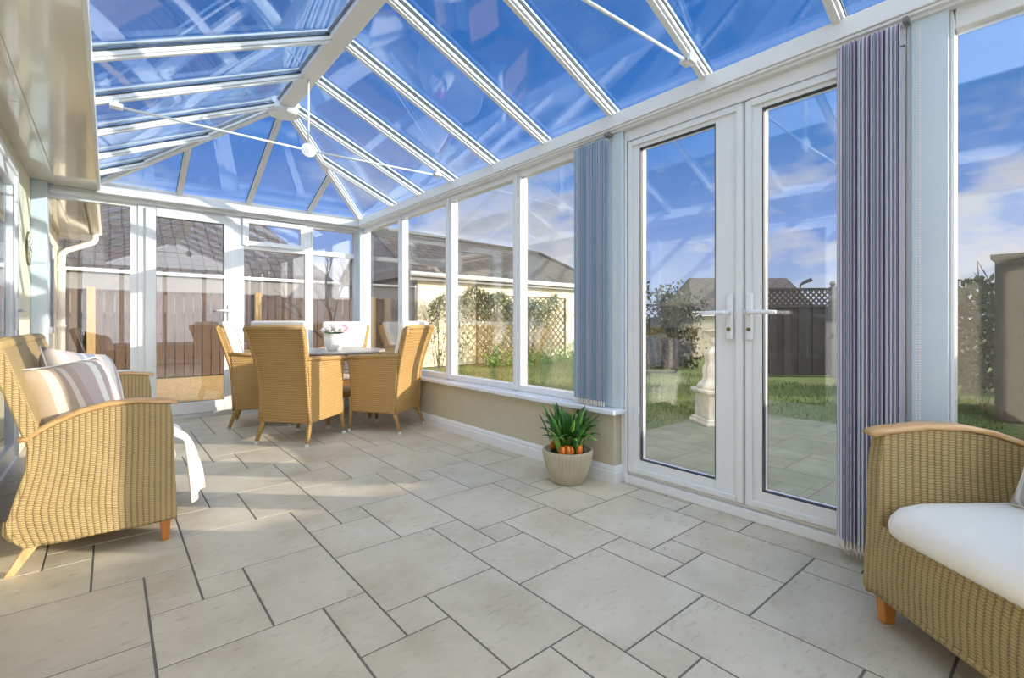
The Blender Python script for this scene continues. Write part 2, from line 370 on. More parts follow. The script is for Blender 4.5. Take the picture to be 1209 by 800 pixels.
# ------------------------------------------------------------------ LOW WALLS, SKIRTING, SILLS
def S(o, label, cat): return tag(o, label, cat, kind='structure')
mb = MB(); mb.box(2.31, 2.49, 1.80, 5.92, 0, .41); S(mb.build('wall_right', 'wallcream', bevel=.004), 'cream low wall under the long side windows', 'wall')
def skirt(mb, path, nrms):
    # profile swept along path, nrms = outward direction at each point
    prof = [(0, 0), (.020, 0), (.020, .062), (.014, .070), (.014, .082), (.006, .096), (0, .10)]
    mb.loft([[Vector(p)+Vector(n)*a+Vector((0, 0, b)) for a, b in prof] for p, n in zip(path, nrms)])
mb = MB(); skirt(mb, [(2.31, 5.68, 0), (2.31, 1.80, 0), (2.375, 1.80, 0)], [(-1, 0, 0), (-1, -1, 0), (0, -1, 0)])
S(mb.build('baseboard_right', 'upvc'), 'white moulded skirting along the low side wall', 'skirting board')
mb = MB(); mb.box(2.255, 2.45, 1.762, 5.72, .41, .443); S(mb.build('trim_1', 'sill', bevel=.009, seg=3, smooth=False), 'glossy white window sill on the low side wall', 'window sill')
mb = MB(); mb.box(1.05, 2.31, 5.70, 5.90, 0, .40); S(mb.build('wall_back', 'wallcream', bevel=.003), 'cream low wall at the far end behind the dining chairs', 'wall')
mb = MB(); mb.box(1.045, 2.31, 5.66, 5.84, .40, .43); S(mb.build('trim_2', 'sill', bevel=.006), 'white sill on the far low wall', 'window sill')
mb = MB(); skirt(mb, [(1.05, 5.70, 0), (2.288, 5.70, 0)], [(0, -1, 0), (0, -1, 0)]); S(mb.build('baseboard_back', 'upvc'), 'white skirting at the foot of the far low wall', 'skirting board')
mb = MB(); mb.box(-.5, .20, 5.72, 5.90, 0, .45); S(mb.build('wall_back_left', 'wallcream', bevel=.003), 'cream low wall at the far left behind the wicker sofa', 'wall')
mb = MB(); mb.box(-.5, .21, 5.68, 5.84, .45, .475); S(mb.build('trim_3', 'sill', bevel=.005), 'white sill at the far left corner', 'window sill')

# frame in a vertical plane : along='y' (right wall) or 'x' (back wall)
def rect(mb, along, c0, c1, a0, a1, z0, z1, wl, wr=None, wb=None, wt=None):
    wr = wl if wr is None else wr; wb = wl if wb is None else wb; wt = wl if wt is None else wt
    for (p, q, r, s) in ((a0, a0+wl, z0, z1), (a1-wr, a1, z0, z1), (a0+wl, a1-wr, z0, z0+wb), (a0+wl, a1-wr, z1-wt, z1)):
        if q-p < 1e-4 or s-r < 1e-4: continue
        if along == 'y': mb.box(c0, c1, p, q, r, s)
        else: mb.box(p, q, c0, c1, r, s)
def pane(along, c, a0, a1, z0, z1, parent, t=.018, name='glass_pane', m='glass'):
    mb = MB()
    if along == 'y': mb.box(c-t/2, c+t/2, a0, a1, z0, z1)
    else: mb.box(a0, a1, c-t/2, c+t/2, z0, z1)
    return mb.build(name, m, parent)
def gasket(along, c, a0, a1, z0, z1, parent, w=.005):
    mb = MB(); rect(mb, along, c-.012, c+.012, a0-w*.2, a1+w*.2, z0-w*.2, z1+w*.2, w); return mb.build('glazing_seal', 'gasket', parent)

# side window, four lights
w1 = empty('window_1', (0, 0, 0), kind='structure', label='long white-framed side window of four panes above the low wall', cat='window')
mb = MB(); rect(mb, 'y', 2.365, 2.435, 1.93, 5.72, .443, 2.10, .07, .07, .045, .045); mb.build('window_frame', 'upvc', w1, bevel=.004)
for y0, y1 in ((2.715, 2.805), (3.665, 3.765), (4.61, 4.71)):
    mb = MB(); mb.box(2.365, 2.435, y0, y1, .488, 2.055); mb.build('mullion', 'upvc', w1, bevel=.006)
    mb = MB(); mb.box(2.352, 2.365, y0+.03, y1-.03, .45, 2.09); mb.build('mullion_cover', 'upvc', w1, bevel=.004)
for y0, y1 in ((2.0, 2.71), (2.82, 3.655), (3.775, 4.60), (4.72, 5.65)):
    pane('y', XW, y0, y1, .488, 2.055, w1)
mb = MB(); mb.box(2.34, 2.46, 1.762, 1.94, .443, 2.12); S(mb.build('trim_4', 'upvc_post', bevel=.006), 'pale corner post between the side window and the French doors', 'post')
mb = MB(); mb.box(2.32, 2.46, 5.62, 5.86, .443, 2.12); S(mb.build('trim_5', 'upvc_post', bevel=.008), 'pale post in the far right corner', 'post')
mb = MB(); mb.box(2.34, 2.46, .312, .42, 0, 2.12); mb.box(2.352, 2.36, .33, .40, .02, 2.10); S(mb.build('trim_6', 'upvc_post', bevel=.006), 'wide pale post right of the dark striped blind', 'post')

# French doors
d1 = empty('door_1', (0, 0, 0), kind='structure', label='white French doors with two glazed leaves', cat='door')
mb = MB(); mb.box(2.36, 2.45, 1.745, 1.761, .0, 2.10); mb.box(2.372, 2.45, 1.7605, 1.798, .0, .409); mb.box(2.36, 2.45, .418, .435, 0, 2.10); mb.box(2.36, 2.45, .435, 1.745, 2.035, 2.10); mb.build('door_frame', 'upvc', d1, bevel=.004)
mb = MB(); mb.box(2.365, 2.50, .42, 1.76, .0, .05); mb.box(2.385, 2.47, .42, 1.76, .05, .066); mb.build('threshold', 'upvc', d1, bevel=.005)
def leaf_(y0, y1, g0, g1, hy, hdir):
    mb = MB(); rect(mb, 'y', 2.375, 2.435, y0, y1, .07, 2.032, g0-y0, y1-g1, .085, .055)
    o = mb.build('door_leaf', 'upvc', d1, bevel=.005)
    mb = MB(); rect(mb, 'y', 2.362, 2.376, y0+.004, y1-.004, .075, 2.028, .03)
    mb.build('sash_edge', 'upvc', o, bevel=.004)
    mb = MB(); rect(mb, 'y', 2.380, 2.392, g0-.012, g1+.012, .143, 1.989, .012); mb.build('glazing_bead', 'upvc', o, bevel=.004)
    pane('y', XW, g0, g1, .155, 1.977, o); gasket('y', XW-.013, g0, g1, .155, 1.977, o)
    # handle: back plate, spindle, lever, cylinder
    mb = MB(); mb.box(2.348, 2.363, hy-.017, hy+.017, .872, 1.100); h = mb.build('handle_plate', 'upvc', o, bevel=.008, seg=3)
    mb = MB(); mb.tube([(2.35, hy, 1.005), (2.315, hy, 1.005)], .012, 12); mb.tube([(2.318, hy, 1.005), (2.314, hy+hdir*.02, 1.007), (2.312, hy+hdir*.10, 1.006), (2.316, hy+hdir*.135, 1.004)], [.012, .011, .010, .009], 10); mb.build('lever_handle', 'upvc', h, smooth=True)
    mb = MB(); mb.tube([(2.35, hy, .925), (2.341, hy, .925)], .009, 14); mb.build('lock_cylinder', 'clockr', h)
leaf_(1.060, 1.742, 1.207, 1.662, 1.125, 1)
leaf_(.437, 1.056, .535, .976, 1.028, -1)

# right-hand window
w2 = empty('window_2', (0, 0, 0), kind='structure', label='large white-framed window right of the blinds', cat='window')
mb = MB(); rect(mb, 'y', 2.365, 2.435, YF, .312, .42, 2.10, .06, .012, .06, .07); mb.box(2.365, 2.435, -.72, -.65, .45, 2.05); mb.build('window_frame', 'upvc', w2, bevel=.004)
pane('y', XW, YF+.06, -.72, .48, 2.03, w2); pane('y', XW, -.65, .30, .48, 2.03, w2)
mb = MB(); mb.box(2.31, 2.49, YF, .312, 0, .42); S(mb.build('wall_right_front', 'wallcream', bevel=.004), 'low wall below the right-hand window behind the armchair', 'wall')

# eaves beams
mb = MB(); mb.box(2.30, 2.47, YF, 5.66, 2.125, 2.205); mb.box(2.325, 2.47, YF, 5.66, 2.10, 2.125); mb.box(2.308, 2.33, YF, 5.66, 2.112, 2.125)
S(mb.build('trim_7', 'upvc', bevel=.004), 'white eaves beam over the side windows and doors', 'beam')
mb = MB(); mb.box(-.09, 2.47, 5.62, 5.88, 2.115, 2.215); mb.box(-.49, 2.33, 5.70, 5.88, 2.085, 2.117); mb.box(-.49, -.07, 5.72, 5.86, 2.115, 2.149); S(mb.build('trim_8', 'upvc', bevel=.004), 'white eaves beam across the far wall', 'beam')

# far wall: left light, door, fan lights
w3 = empty('window_3', (0, 0, 0), kind='structure', label='tall fixed pane at the far left between house wall and door', cat='window')
mb = MB(); rect(mb, 'x', YB-.035, YB+.035, -.49, .21, .475, 2.09, .035, .055, .04, .04); mb.build('window_frame', 'upvc', w3, bevel=.004)
pane('x', YB, -.455, .155, .515, 2.05, w3)
d2 = empty('door_2', (0, 0, 0), kind='structure', label='white glazed garden door in the far wall', cat='door')
mb = MB(); rect(mb, 'x', YB-.045, YB+.035, .205, 1.05, .0, 2.09, .055, .05, .045, .03); mb.build('door_frame', 'upvc', d2, bevel=.005)
mb = MB(); rect(mb, 'x', YB-.065, YB+.01, .262, .998, .048, 2.058, .078, .078, .11, .075); lf = mb.build('door_leaf', 'upvc', d2, bevel=.006)
mb = MB(); rect(mb, 'x', YB-.056, YB-.04, .325, .935, .145, 1.998, .016); mb.build('glazing_bead', 'upvc', lf, bevel=.005)
pane('x', YB-.02, .34, .92, .158, 1.983, lf); gasket('x', YB-.034, .340, .920, .158, 1.983, lf)
mb = MB(); mb.box(.945, .975, YB-.08, YB-.065, .90, 1.15); h = mb.build('handle_plate', 'upvc', lf, bevel=.006)
mb = MB(); mb.tube([(.96, YB-.08, 1.08), (.96, YB-.12, 1.08)], .012, 10); mb.tube([(.965, YB-.118, 1.08), (.90, YB-.122, 1.082), (.83, YB-.118, 1.078)], [.012, .011, .009], 10); mb.build('lever_handle', 'upvc', h, smooth=True)
w4 = empty('window_4', (0, 0, 0), kind='structure', label='far window with an opening fanlight beside the garden door', cat='window')
mb = MB(); rect(mb, 'x', YB-.04, YB+.035, 1.05, 1.795, .43, 2.09, .05, .06, .045, .03); mb.box(1.10, 1.735, YB-.04, YB+.035, 1.745, 1.80); mb.build('window_frame', 'upvc', w4, bevel=.005)
mb = MB(); rect(mb, 'x', YB-.062, YB-.02, 1.085, 1.73, 1.785, 2.075, .052); fs = mb.build('fanlight_sash', 'upvc', w4, bevel=.006)
mb = MB(); mb.box(1.36, 1.46, YB-.085, YB-.062, 1.79, 1.806); mb.build('fanlight_catch', 'upvc', fs, bevel=.003)
pane('x', YB-.01, 1.137, 1.678, 1.837, 2.023, fs); pane('x', YB-.01, 1.10, 1.735, .475, 1.745, w4)
w5 = empty('window_5', (0, 0, 0), kind='structure', label='far window with fixed top light next to the corner post', cat='window')
mb = MB(); rect(mb, 'x', YB-.04, YB+.035, 1.795, 2.34, .43, 2.09, .02, .03, .045, .035); mb.box(1.815, 2.31, YB-.045, YB+.035, 1.745, 1.80); mb.build('window_frame', 'upvc', w5, bevel=.005)
pane('x', YB-.01, 1.815, 2.31, 1.80, 2.055, w5); pane('x', YB-.01, 1.815, 2.31, .475, 1.745, w5)

# ------------------------------------------------------------------ GLAZED ROOF
ZE, ZR, XL, XR, YE, YBOSS = 2.215, 2.745, -.07, 2.33, 5.64, 4.20
XM = 1.095
def zR(x): return ZE+(ZR-ZE)*(XR-x)/(XR-XM)      # right slope
def zL(x): return ZE+(ZR-ZE)*(x-XL)/(XM-XL)
roof = empty('ceiling', (0, 0, 0), kind='structure', label='hipped glass roof with white rafters and ridge', cat='ceiling')
def rafter(p, q, w=.048, name='rafter'):
    mb = MB(); mb.beam(p, q, w, .022, lift=-.010); mb.beam(p, q, w*.55, .014, lift=-.027); mb.beam(p, q, w*.8, .012, lift=.034)
    o = mb.build(name, 'upvc', roof, bevel=.003)
    mb = MB(); mb.beam(p, q, w*1.16, .009, lift=.0045); mb.build('glazing_gasket', 'gasket', o)
def yh(x):   # y of the hip at x
    return YBOSS+(YE-YBOSS)*((x-XM)/(XR-XM) if x > XM else (XM-x)/(XM-XL))
def xh(y, side):
    k = (y-YBOSS)/(YE-YBOSS)
    return XM+(XR-XM)*k if side > 0 else XM-(XM-XL)*k
RY = [.65-.585*k for k in range(4, 0, -1)]+[.65+.585*k for k in range(0, 7)]   # to 4.16
RY = [y for y in RY if y > YF+.05]
for y in RY:
    rafter((XR+.02, y, ZE-.01), (XM+.05, y, zR(XM+.05))); rafter((XL-.02, y, ZE-.01), (XM-.05, y, zL(XM-.05)))
yj = 4.745
rafter((XR+.02, yj, ZE-.01), (xh(yj, 1), yj, zR(xh(yj, 1)))); rafter((XL-.02, yj, ZE-.01), (xh(yj, -1), yj, zL(xh(yj, -1))))
yj2 = 5.25
rafter((XL-.02, yj2, ZE-.01), (xh(yj2, -1), yj2, zL(xh(yj2, -1))))
def zB(y): return ZE+(ZR-ZE)*(YE-y)/(YE-YBOSS)
for x in (.52, 1.73): rafter((x, YE+.02, ZE-.01), (x, yh(x), zB(yh(x))))
rafter((1.12, YE+.02, ZE-.01), (XM, YBOSS, ZR))
for xe in (XL, XR): rafter((xe, YE, ZE), (XM, YBOSS, ZR), .062, 'hip_rafter')
mb = MB(); mb.box(XM-.06, XM+.06, YF, YBOSS, ZR-.045, ZR+.035); mb.box(XM-.03, XM+.03, YF, YBOSS, ZR+.035, ZR+.06); rb_ = mb.build('ridge_beam', 'upvc', roof, bevel=.006); mb = MB(); mb.box(XM-.072, XM+.072, YF, YBOSS, ZR-.012, ZR+.004); mb.build('glazing_gasket', 'gasket', rb_)
mb = MB(); mb.lathe([(.0, -.085), (.11, -.085), (.135, -.062), (.135, .02), (.0, .025)], (XM, YBOSS+.03, ZR), 8); mb.build('ridge_boss', 'upvc', roof, bevel=.004)
def rp(pts):
    mb = MB(); pts = [Vector(p)+Vector((0, 0, .008)) for p in pts]
    n = (pts[1]-pts[0]).cross(pts[2]-pts[0]).normalized()
    if n.z < 0: n = -n
    mb.loft([[p for p in pts], [p+n*.018 for p in pts]]); mb.build('roof_pane', 'rglass', roof)
ys = [YF]+RY
for a, b in zip(ys[:-1], ys[1:]):
    rp([(XR, a, ZE), (XR, b, ZE), (XM, b, ZR), (XM, a, ZR)]); rp([(XL, a, ZE), (XL, b, ZE), (XM, b, ZR), (XM, a, ZR)])
a = RY[-1]
for s_, xe in ((1, XR), (-1, XL)):
    z_ = zR if s_ > 0 else zL
    h_ = xh(yj, s_); rp([(xe, a, ZE), (xe, yj, ZE), (h_, yj, z_(h_)), (XM, YBOSS, ZR), (XM, a, ZR)])
    if s_ < 0:
        h2 = xh(yj2, s_); rp([(xe, yj, ZE), (xe, yj2, ZE), (h2, yj2, z_(h2)), (h_, yj, z_(h_))]); rp([(xe, yj2, ZE), (xe, YE, ZE), (h2, yj2, z_(h2))])
    else: rp([(xe, yj, ZE), (xe, YE, ZE), (h_, yj, z_(h_))])
bx = [XL, .52, 1.12, 1.73, XR]
rp([(XL, YE, ZE), (.52, YE, ZE), (.52, yh(.52), zB(yh(.52)))])
rp([(.52, YE, ZE), (1.12, YE, ZE), (XM, YBOSS, ZR), (.52, yh(.52), zB(yh(.52)))])
rp([(1.12, YE, ZE), (1.73, YE, ZE), (1.73, yh(1.73), zB(yh(1.73))), (XM, YBOSS, ZR)])
rp([(1.73, YE, ZE), (XR, YE, ZE), (1.73, yh(1.73), zB(yh(1.73)))])
# tie bars with a central disc
def tie(y):
    xa, xb = .03, 2.16; za, zb = zL(xa)-.06, zR(xb)-.06; zc = 2.195
    mb = MB(); mb.tube([(xa, y, za), (XM-.04, y, zc)], .0075, 8); mb.tube([(xb, y, zb), (XM+.04, y, zc)], .0075, 8); mb.tube([(XM, y, zc), (XM, y, ZR-.04)], .0075, 8)
    o = mb.build('tie_bar', 'upvc', roof, smooth=True)
    mb = MB()
    for r, t in ((.050, .010), (.038, .016), (.026, .022), (.014, .028)): mb.tube([(XM, y-t, zc), (XM, y+t, zc)], r, 24)
    mb.build('tie_disc', 'upvc', o, bevel=.003)
    for x, z in ((xa, za), (xb, zb)):
        mb = MB(); mb.box(x-.03, x+.03, y-.03, y+.03, z-.01, z+.012); mb.tube([(x-.03, y, z), (x+.03, y, z)], .016, 8); mb.box(x-.012, x+.012, y-.02, y+.02, z+.01, z+.05); mb.build('tie_bracket', 'upvc', o, bevel=.004)
tie(3.575); tie(1.235)

# ------------------------------------------------------------------ HOUSE SIDE (left wall, soffit, patio doors)
mb = MB()
DO = [(1.45, 2.35), (3.40, 4.75)]
ysplit = [YF, 1.45, 2.35, 3.40, 4.75, 8.5]
for a, b in ((YF, 1.45), (2.35, 3.40), (4.75, 8.5)): mb.box(-.72, -.50, a, b, 0, 2.9)
for a, b in DO: mb.box(-.72, -.50, a, b, 2.02, 2.9)
S(mb.build('wall_left', 'render'), 'cream rendered house wall behind the wicker sofa', 'wall')
for i, (a, b) in enumerate(DO):
    d = empty('door_%d' % (3+i), (0, 0, 0), kind='structure', label=['white patio door in the house wall beside the camera', 'white patio door in the house wall past the wicker sofa'][i], cat='door')
    mb = MB(); rect(mb, 'y', -.56, -.478, a, b, 0, 2.02, .06, .06, .05, .06); mb.build('door_frame', 'upvc', d, bevel=.005)
    mb = MB(); rect(mb, 'y', -.545, -.49, a+.055, b-.055, .045, 1.965, .085, .085, .10, .085); o = mb.build('door_leaf', 'upvc', d, bevel=.006)
    pane('y', -.52, a+.14, b-.14, .145, 1.88, o)
    mb = MB(); mb.box(-.485, -.475, b-.125, b-.095, .9, 1.12); h = mb.build('handle_plate', 'upvc', o, bevel=.004)
    mb = MB(); mb.tube([(-.48, b-.11, 1.04), (-.44, b-.11, 1.04), (-.437, b-.25, 1.04)], .009, 8); mb.build('lever_handle', 'upvc', h, smooth=True)
# dim room seen through the patio doors
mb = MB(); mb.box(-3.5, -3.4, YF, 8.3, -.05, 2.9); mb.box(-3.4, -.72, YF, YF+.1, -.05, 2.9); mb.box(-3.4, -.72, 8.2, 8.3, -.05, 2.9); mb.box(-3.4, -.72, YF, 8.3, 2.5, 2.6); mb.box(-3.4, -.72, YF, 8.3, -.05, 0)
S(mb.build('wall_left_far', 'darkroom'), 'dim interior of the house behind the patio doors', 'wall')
mb = MB()
mb.box(-.345, -.078, YF, 4.40, 2.150, 2.166); mb.box(-.345, -.078, 4.404, 5.88, 2.150, 2.166); mb.box(-.50, -.365, YF, 3.70, 2.150, 2.166); mb.box(-.50, -.365, 3.704, 5.88, 2.150, 2.166)
mb.box(-.366, -.344, YF, 5.88, 2.143, 2.160); mb.box(-.5, -.078, YF, 5.88, 2.168, 2.19)
S(mb.build('trim_9', 'soffit', bevel=.002), 'glossy cream soffit along the top of the house wall', 'soffit')
mb = MB(); mb.box(-.078, -.060, YF, 5.70, 2.135, 2.235); S(mb.build('trim_10', 'upvc', bevel=.004), 'white edge trim of the cream soffit', 'trim')
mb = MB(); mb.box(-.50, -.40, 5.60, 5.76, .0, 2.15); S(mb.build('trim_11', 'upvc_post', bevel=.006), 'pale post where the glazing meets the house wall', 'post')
# house roof above
mb = MB(); mb.prism([(-.08, 2.24), (-.08, 2.30), (-3.6, 3.9), (-3.6, 2.9), (-.5, 2.9), (-.5, 2.24)], YF, 8.6); S(mb.build('trim_12', 'greytile'), 'tiled house roof rising beside the glass roof', 'roof')
# soffit, gutter, downpipe and window of the house beyond the far wall
mb = MB(); mb.box(-.50, -.20, 5.90, 8.6, 2.06, 2.08); mb.box(-.365, -.345, 5.9, 8.6, 2.052, 2.062); mb.box(-.21, -.19, 5.9, 8.6, 2.055, 2.24); S(mb.build('trim_13', 'soffit'), 'cream soffit of the house beyond the far pane', 'soffit')
mb = MB()
for i in range(8):
    a = PI+PI*i/7; b = PI+PI*(i+1)/7
    if i < 7: mb.beam((-.135+.055*math.cos((a+b)/2), 5.9, 2.16+.055*math.sin((a+b)/2)), (-.135+.055*math.cos((a+b)/2), 8.25, 2.16+.055*math.sin((a+b)/2)), .026, .005, up=(math.cos((a+b)/2), 0, math.sin((a+b)/2)))
mb.box(-.195, -.075, 8.25, 8.27, 2.10, 2.17)
tag(mb.build('roof_gutter', 'fascia'), 'white half-round gutter on the house eaves outside the far pane', 'gutter')
mb = MB(); mb.tube([(-.135, 8.2, 2.11), (-.14, 8.2, 2.03), (-.16, 8.2, 1.99), (-.40, 8.2, 1.87), (-.45, 8.2, 1.82), (-.455, 8.2, 1.70), (-.455, 8.2, -.02)], .034, 14)
o = mb.build('downpipe', 'fascia', smooth=True); tag(o, 'white rainwater downpipe on the house corner outside', 'downpipe')
for z in (1.6, .9):
    mb = MB(); mb.tube([(-.455, 8.2, z), (-.455, 8.2, z+.03)], .041, 14); mb.box(-.5, -.455, 8.185, 8.215, z, z+.03); mb.build('pipe_clip', 'fascia', o)
w6 = empty('window_6', (0, 0, 0), kind='structure', label='white house window outside beyond the far pane', cat='window')
mb = MB(); rect(mb, 'y', -.505, -.47, 6.3, 7.4, .85, 1.85, .06); mb.box(-.505, -.47, 6.82, 6.88, .9, 1.8); mb.build('window_frame', 'upvc', w6, bevel=.004)
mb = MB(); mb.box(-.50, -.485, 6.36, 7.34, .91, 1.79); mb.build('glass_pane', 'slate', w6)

# front end (behind the camera)
w7 = empty('window_7', (0, 0, 0), kind='structure', label='glazed end wall behind the camera', cat='window')
mb = MB(); rect(mb, 'x', YF-.04, YF+.03, -.5, 2.46, .05, 2.2, .07)
for x in (.2, .95, 1.7): mb.box(x-.04, x+.04, YF-.04, YF+.03, .1, 2.15)
mb.box(-.5, 2.46, YF-.04, YF+.03, .45, .52); mb.build('window_frame', 'upvc', w7, bevel=.004)
for a, b in ((-.43, .16), (.24, .91), (.99, 1.66), (1.74, 2.39)): pane('x', YF, a, b, .52, 2.13, w7)
mb = MB(); mb.box(-.5, 2.49, YF-.12, YF-.02, 0, .45); S(mb.build('wall_front', 'wallcream'), 'low wall behind the camera', 'wall')
mb = MB(); mb.prism([(XL, ZE-.01), (XR, ZE-.01), (XM, ZR-.01)], YF-.012, YF+.006); mb.build('glass_pane', 'glass', w7)

# ------------------------------------------------------------------ WALL CLOCK
k = empty('wall_clock', (-.50, 5.42, 1.55), label='round wall clock with an aged rim on the pale wall at the far left', cat='clock')
def disc_x(mb, x0, x1, r, n=36, mi=0, cy=0, cz=0): mb.loft([[(x, cy+r*math.cos(t), cz+r*math.sin(t)) for t in [2*PI*i/n for i in range(n)]] for x in (x0, x1)], mi=mi)
mb = MB(); disc_x(mb, 0, .012, .135); mb.build('rim', 'clockr', k, bevel=.003)
mb = MB(); disc_x(mb, .011, .015, .122); mb.build('face', 'clockf', k)
mb = MB()
for i in range(12):
    a = 2*PI*i/12; mb = MB(); mb.box(.015, .017, -.004, .004, .085, .108, M=Matrix.Rotation(a, 4, 'X')); mb.build('hour_mark', 'black', k)
for a, l, w in ((.9, .06, .005), (-1.9, .085, .004)):
    mb = MB(); mb.box(.018, .020, -w, w, -.01, l, M=Matrix.Rotation(a, 4, 'X')); mb.build('hand', 'black', k)

# ------------------------------------------------------------------ VERTICAL BLINDS
M_['slat_dark'] = stripes('purple_stripe_fabric', [(0, '#6a5a86'), (.14, '#d5d3de'), (.34, '#8c84a6'), (.44, '#dfdfe8'), (.64, '#8f93b4'), (.74, '#cdd4e0')], .075, 0)
M_['slat_pale'] = stripes('pale_stripe_fabric', [(0, '#8fa9be'), (.25, '#b0a2ba'), (.38, '#9bb6ca'), (.62, '#bdaec0'), (.75, '#86a4ba')], .09, 0)
def blind(name, label, x, ya, yb, n, z0, z1, m, w, ang, cordy):
    b = empty(name, (x, (ya+yb)/2, z0), label=label, cat='blind', group=None)
    hh = z1-z0
    mb = MB(); mb.box(-.02, .02, ya-(ya+yb)/2-.02, cordy-(ya+yb)/2+.02, hh, hh+.022); mb.build('head_rail', 'gutterg', b, bevel=.003)
    for i in range(n):
        y = (ya+(yb-ya)*(i+.5)/n) - (ya+yb)/2
        mb = MB(); R = Matrix.Translation((0, y, 0)) @ Matrix.Rotation(ang, 4, 'Z')
        rings = []
        for zz in (0.03, hh-.004):
            r = []
            for j in range(7):
                t = (j/6-.5)*w; r.append(R @ Vector((t, .005*math.cos(PI*(j/6-.5)), zz)))
            rings.append(r)
        mb.loft(rings, close=False, cap=False)
        me_o = mb.build('slat', m, b, solid=.0012)
        # UV across the slat width
        uvl = me_o.data.uv_layers[0]
        for p in me_o.data.polygons:
            for li in p.loop_indices:
                v = me_o.data.vertices[me_o.data.loops[li].vertex_index].co
                lv = R.inverted() @ v; uvl.data[li].uv = (lv.x+w/2+i*.021, v.z)
        mb = MB(); mb.box(-w*.42, w*.42, -.0025, .0025, .0, .032, M=R); mb.build('weight', 'chainm', b)
        mb = MB(); mb.tube([R @ Vector((0, 0, hh-.03)), R @ Vector((0, 0, hh+.005))], .004, 6); mb.build('hanger', 'chainm', b)
    # bottom bead chains, hanging in small loops
    for s_ in (-1, 1):
        pts = []
        for i in range(n):
            y = (ya+(yb-ya)*(i+.5)/n) - (ya+yb)/2; R = Matrix.Translation((0, y, 0)) @ Matrix.Rotation(ang, 4, 'Z'); p = R @ Vector((s_*w*.40, 0, .012))
            if pts: 
                q = pts[-1]; m_ = (q+p)/2; m_.z -= .034; pts.append(m_)
            pts.append(p)
        mb = MB(); mb.tube(pts, .0034, 6); mb.build('bottom_chain', 'chainm', b, smooth=True)
    mb = MB(); yc = cordy-(ya+yb)/2
    zt = hh-.02; zl = max(-.0, hh-1.62)
    for k_ in range(170):
        zz = zt-(zt-zl)*k_/169; mb.blob((.0, yc, zz), .0032, 4); mb.blob((.006, yc-.01, zz), .0032, 4)
    mb.build('pull_chain', 'chainm', b)
    return b
blind('vertical_blind', 'dark purple striped vertical blind drawn back beside the French doors', 2.285, .452, .640, 15, .055, 2.075, 'slat_dark', .085, math.radians(33), .395)
blind('vertical_blind', 'pale blue-grey vertical blind ending on the window sill behind the potted plant', 2.305, 1.875, 2.11, 12, .448, 2.075, 'slat_pale', .07, math.radians(62), 1.80)

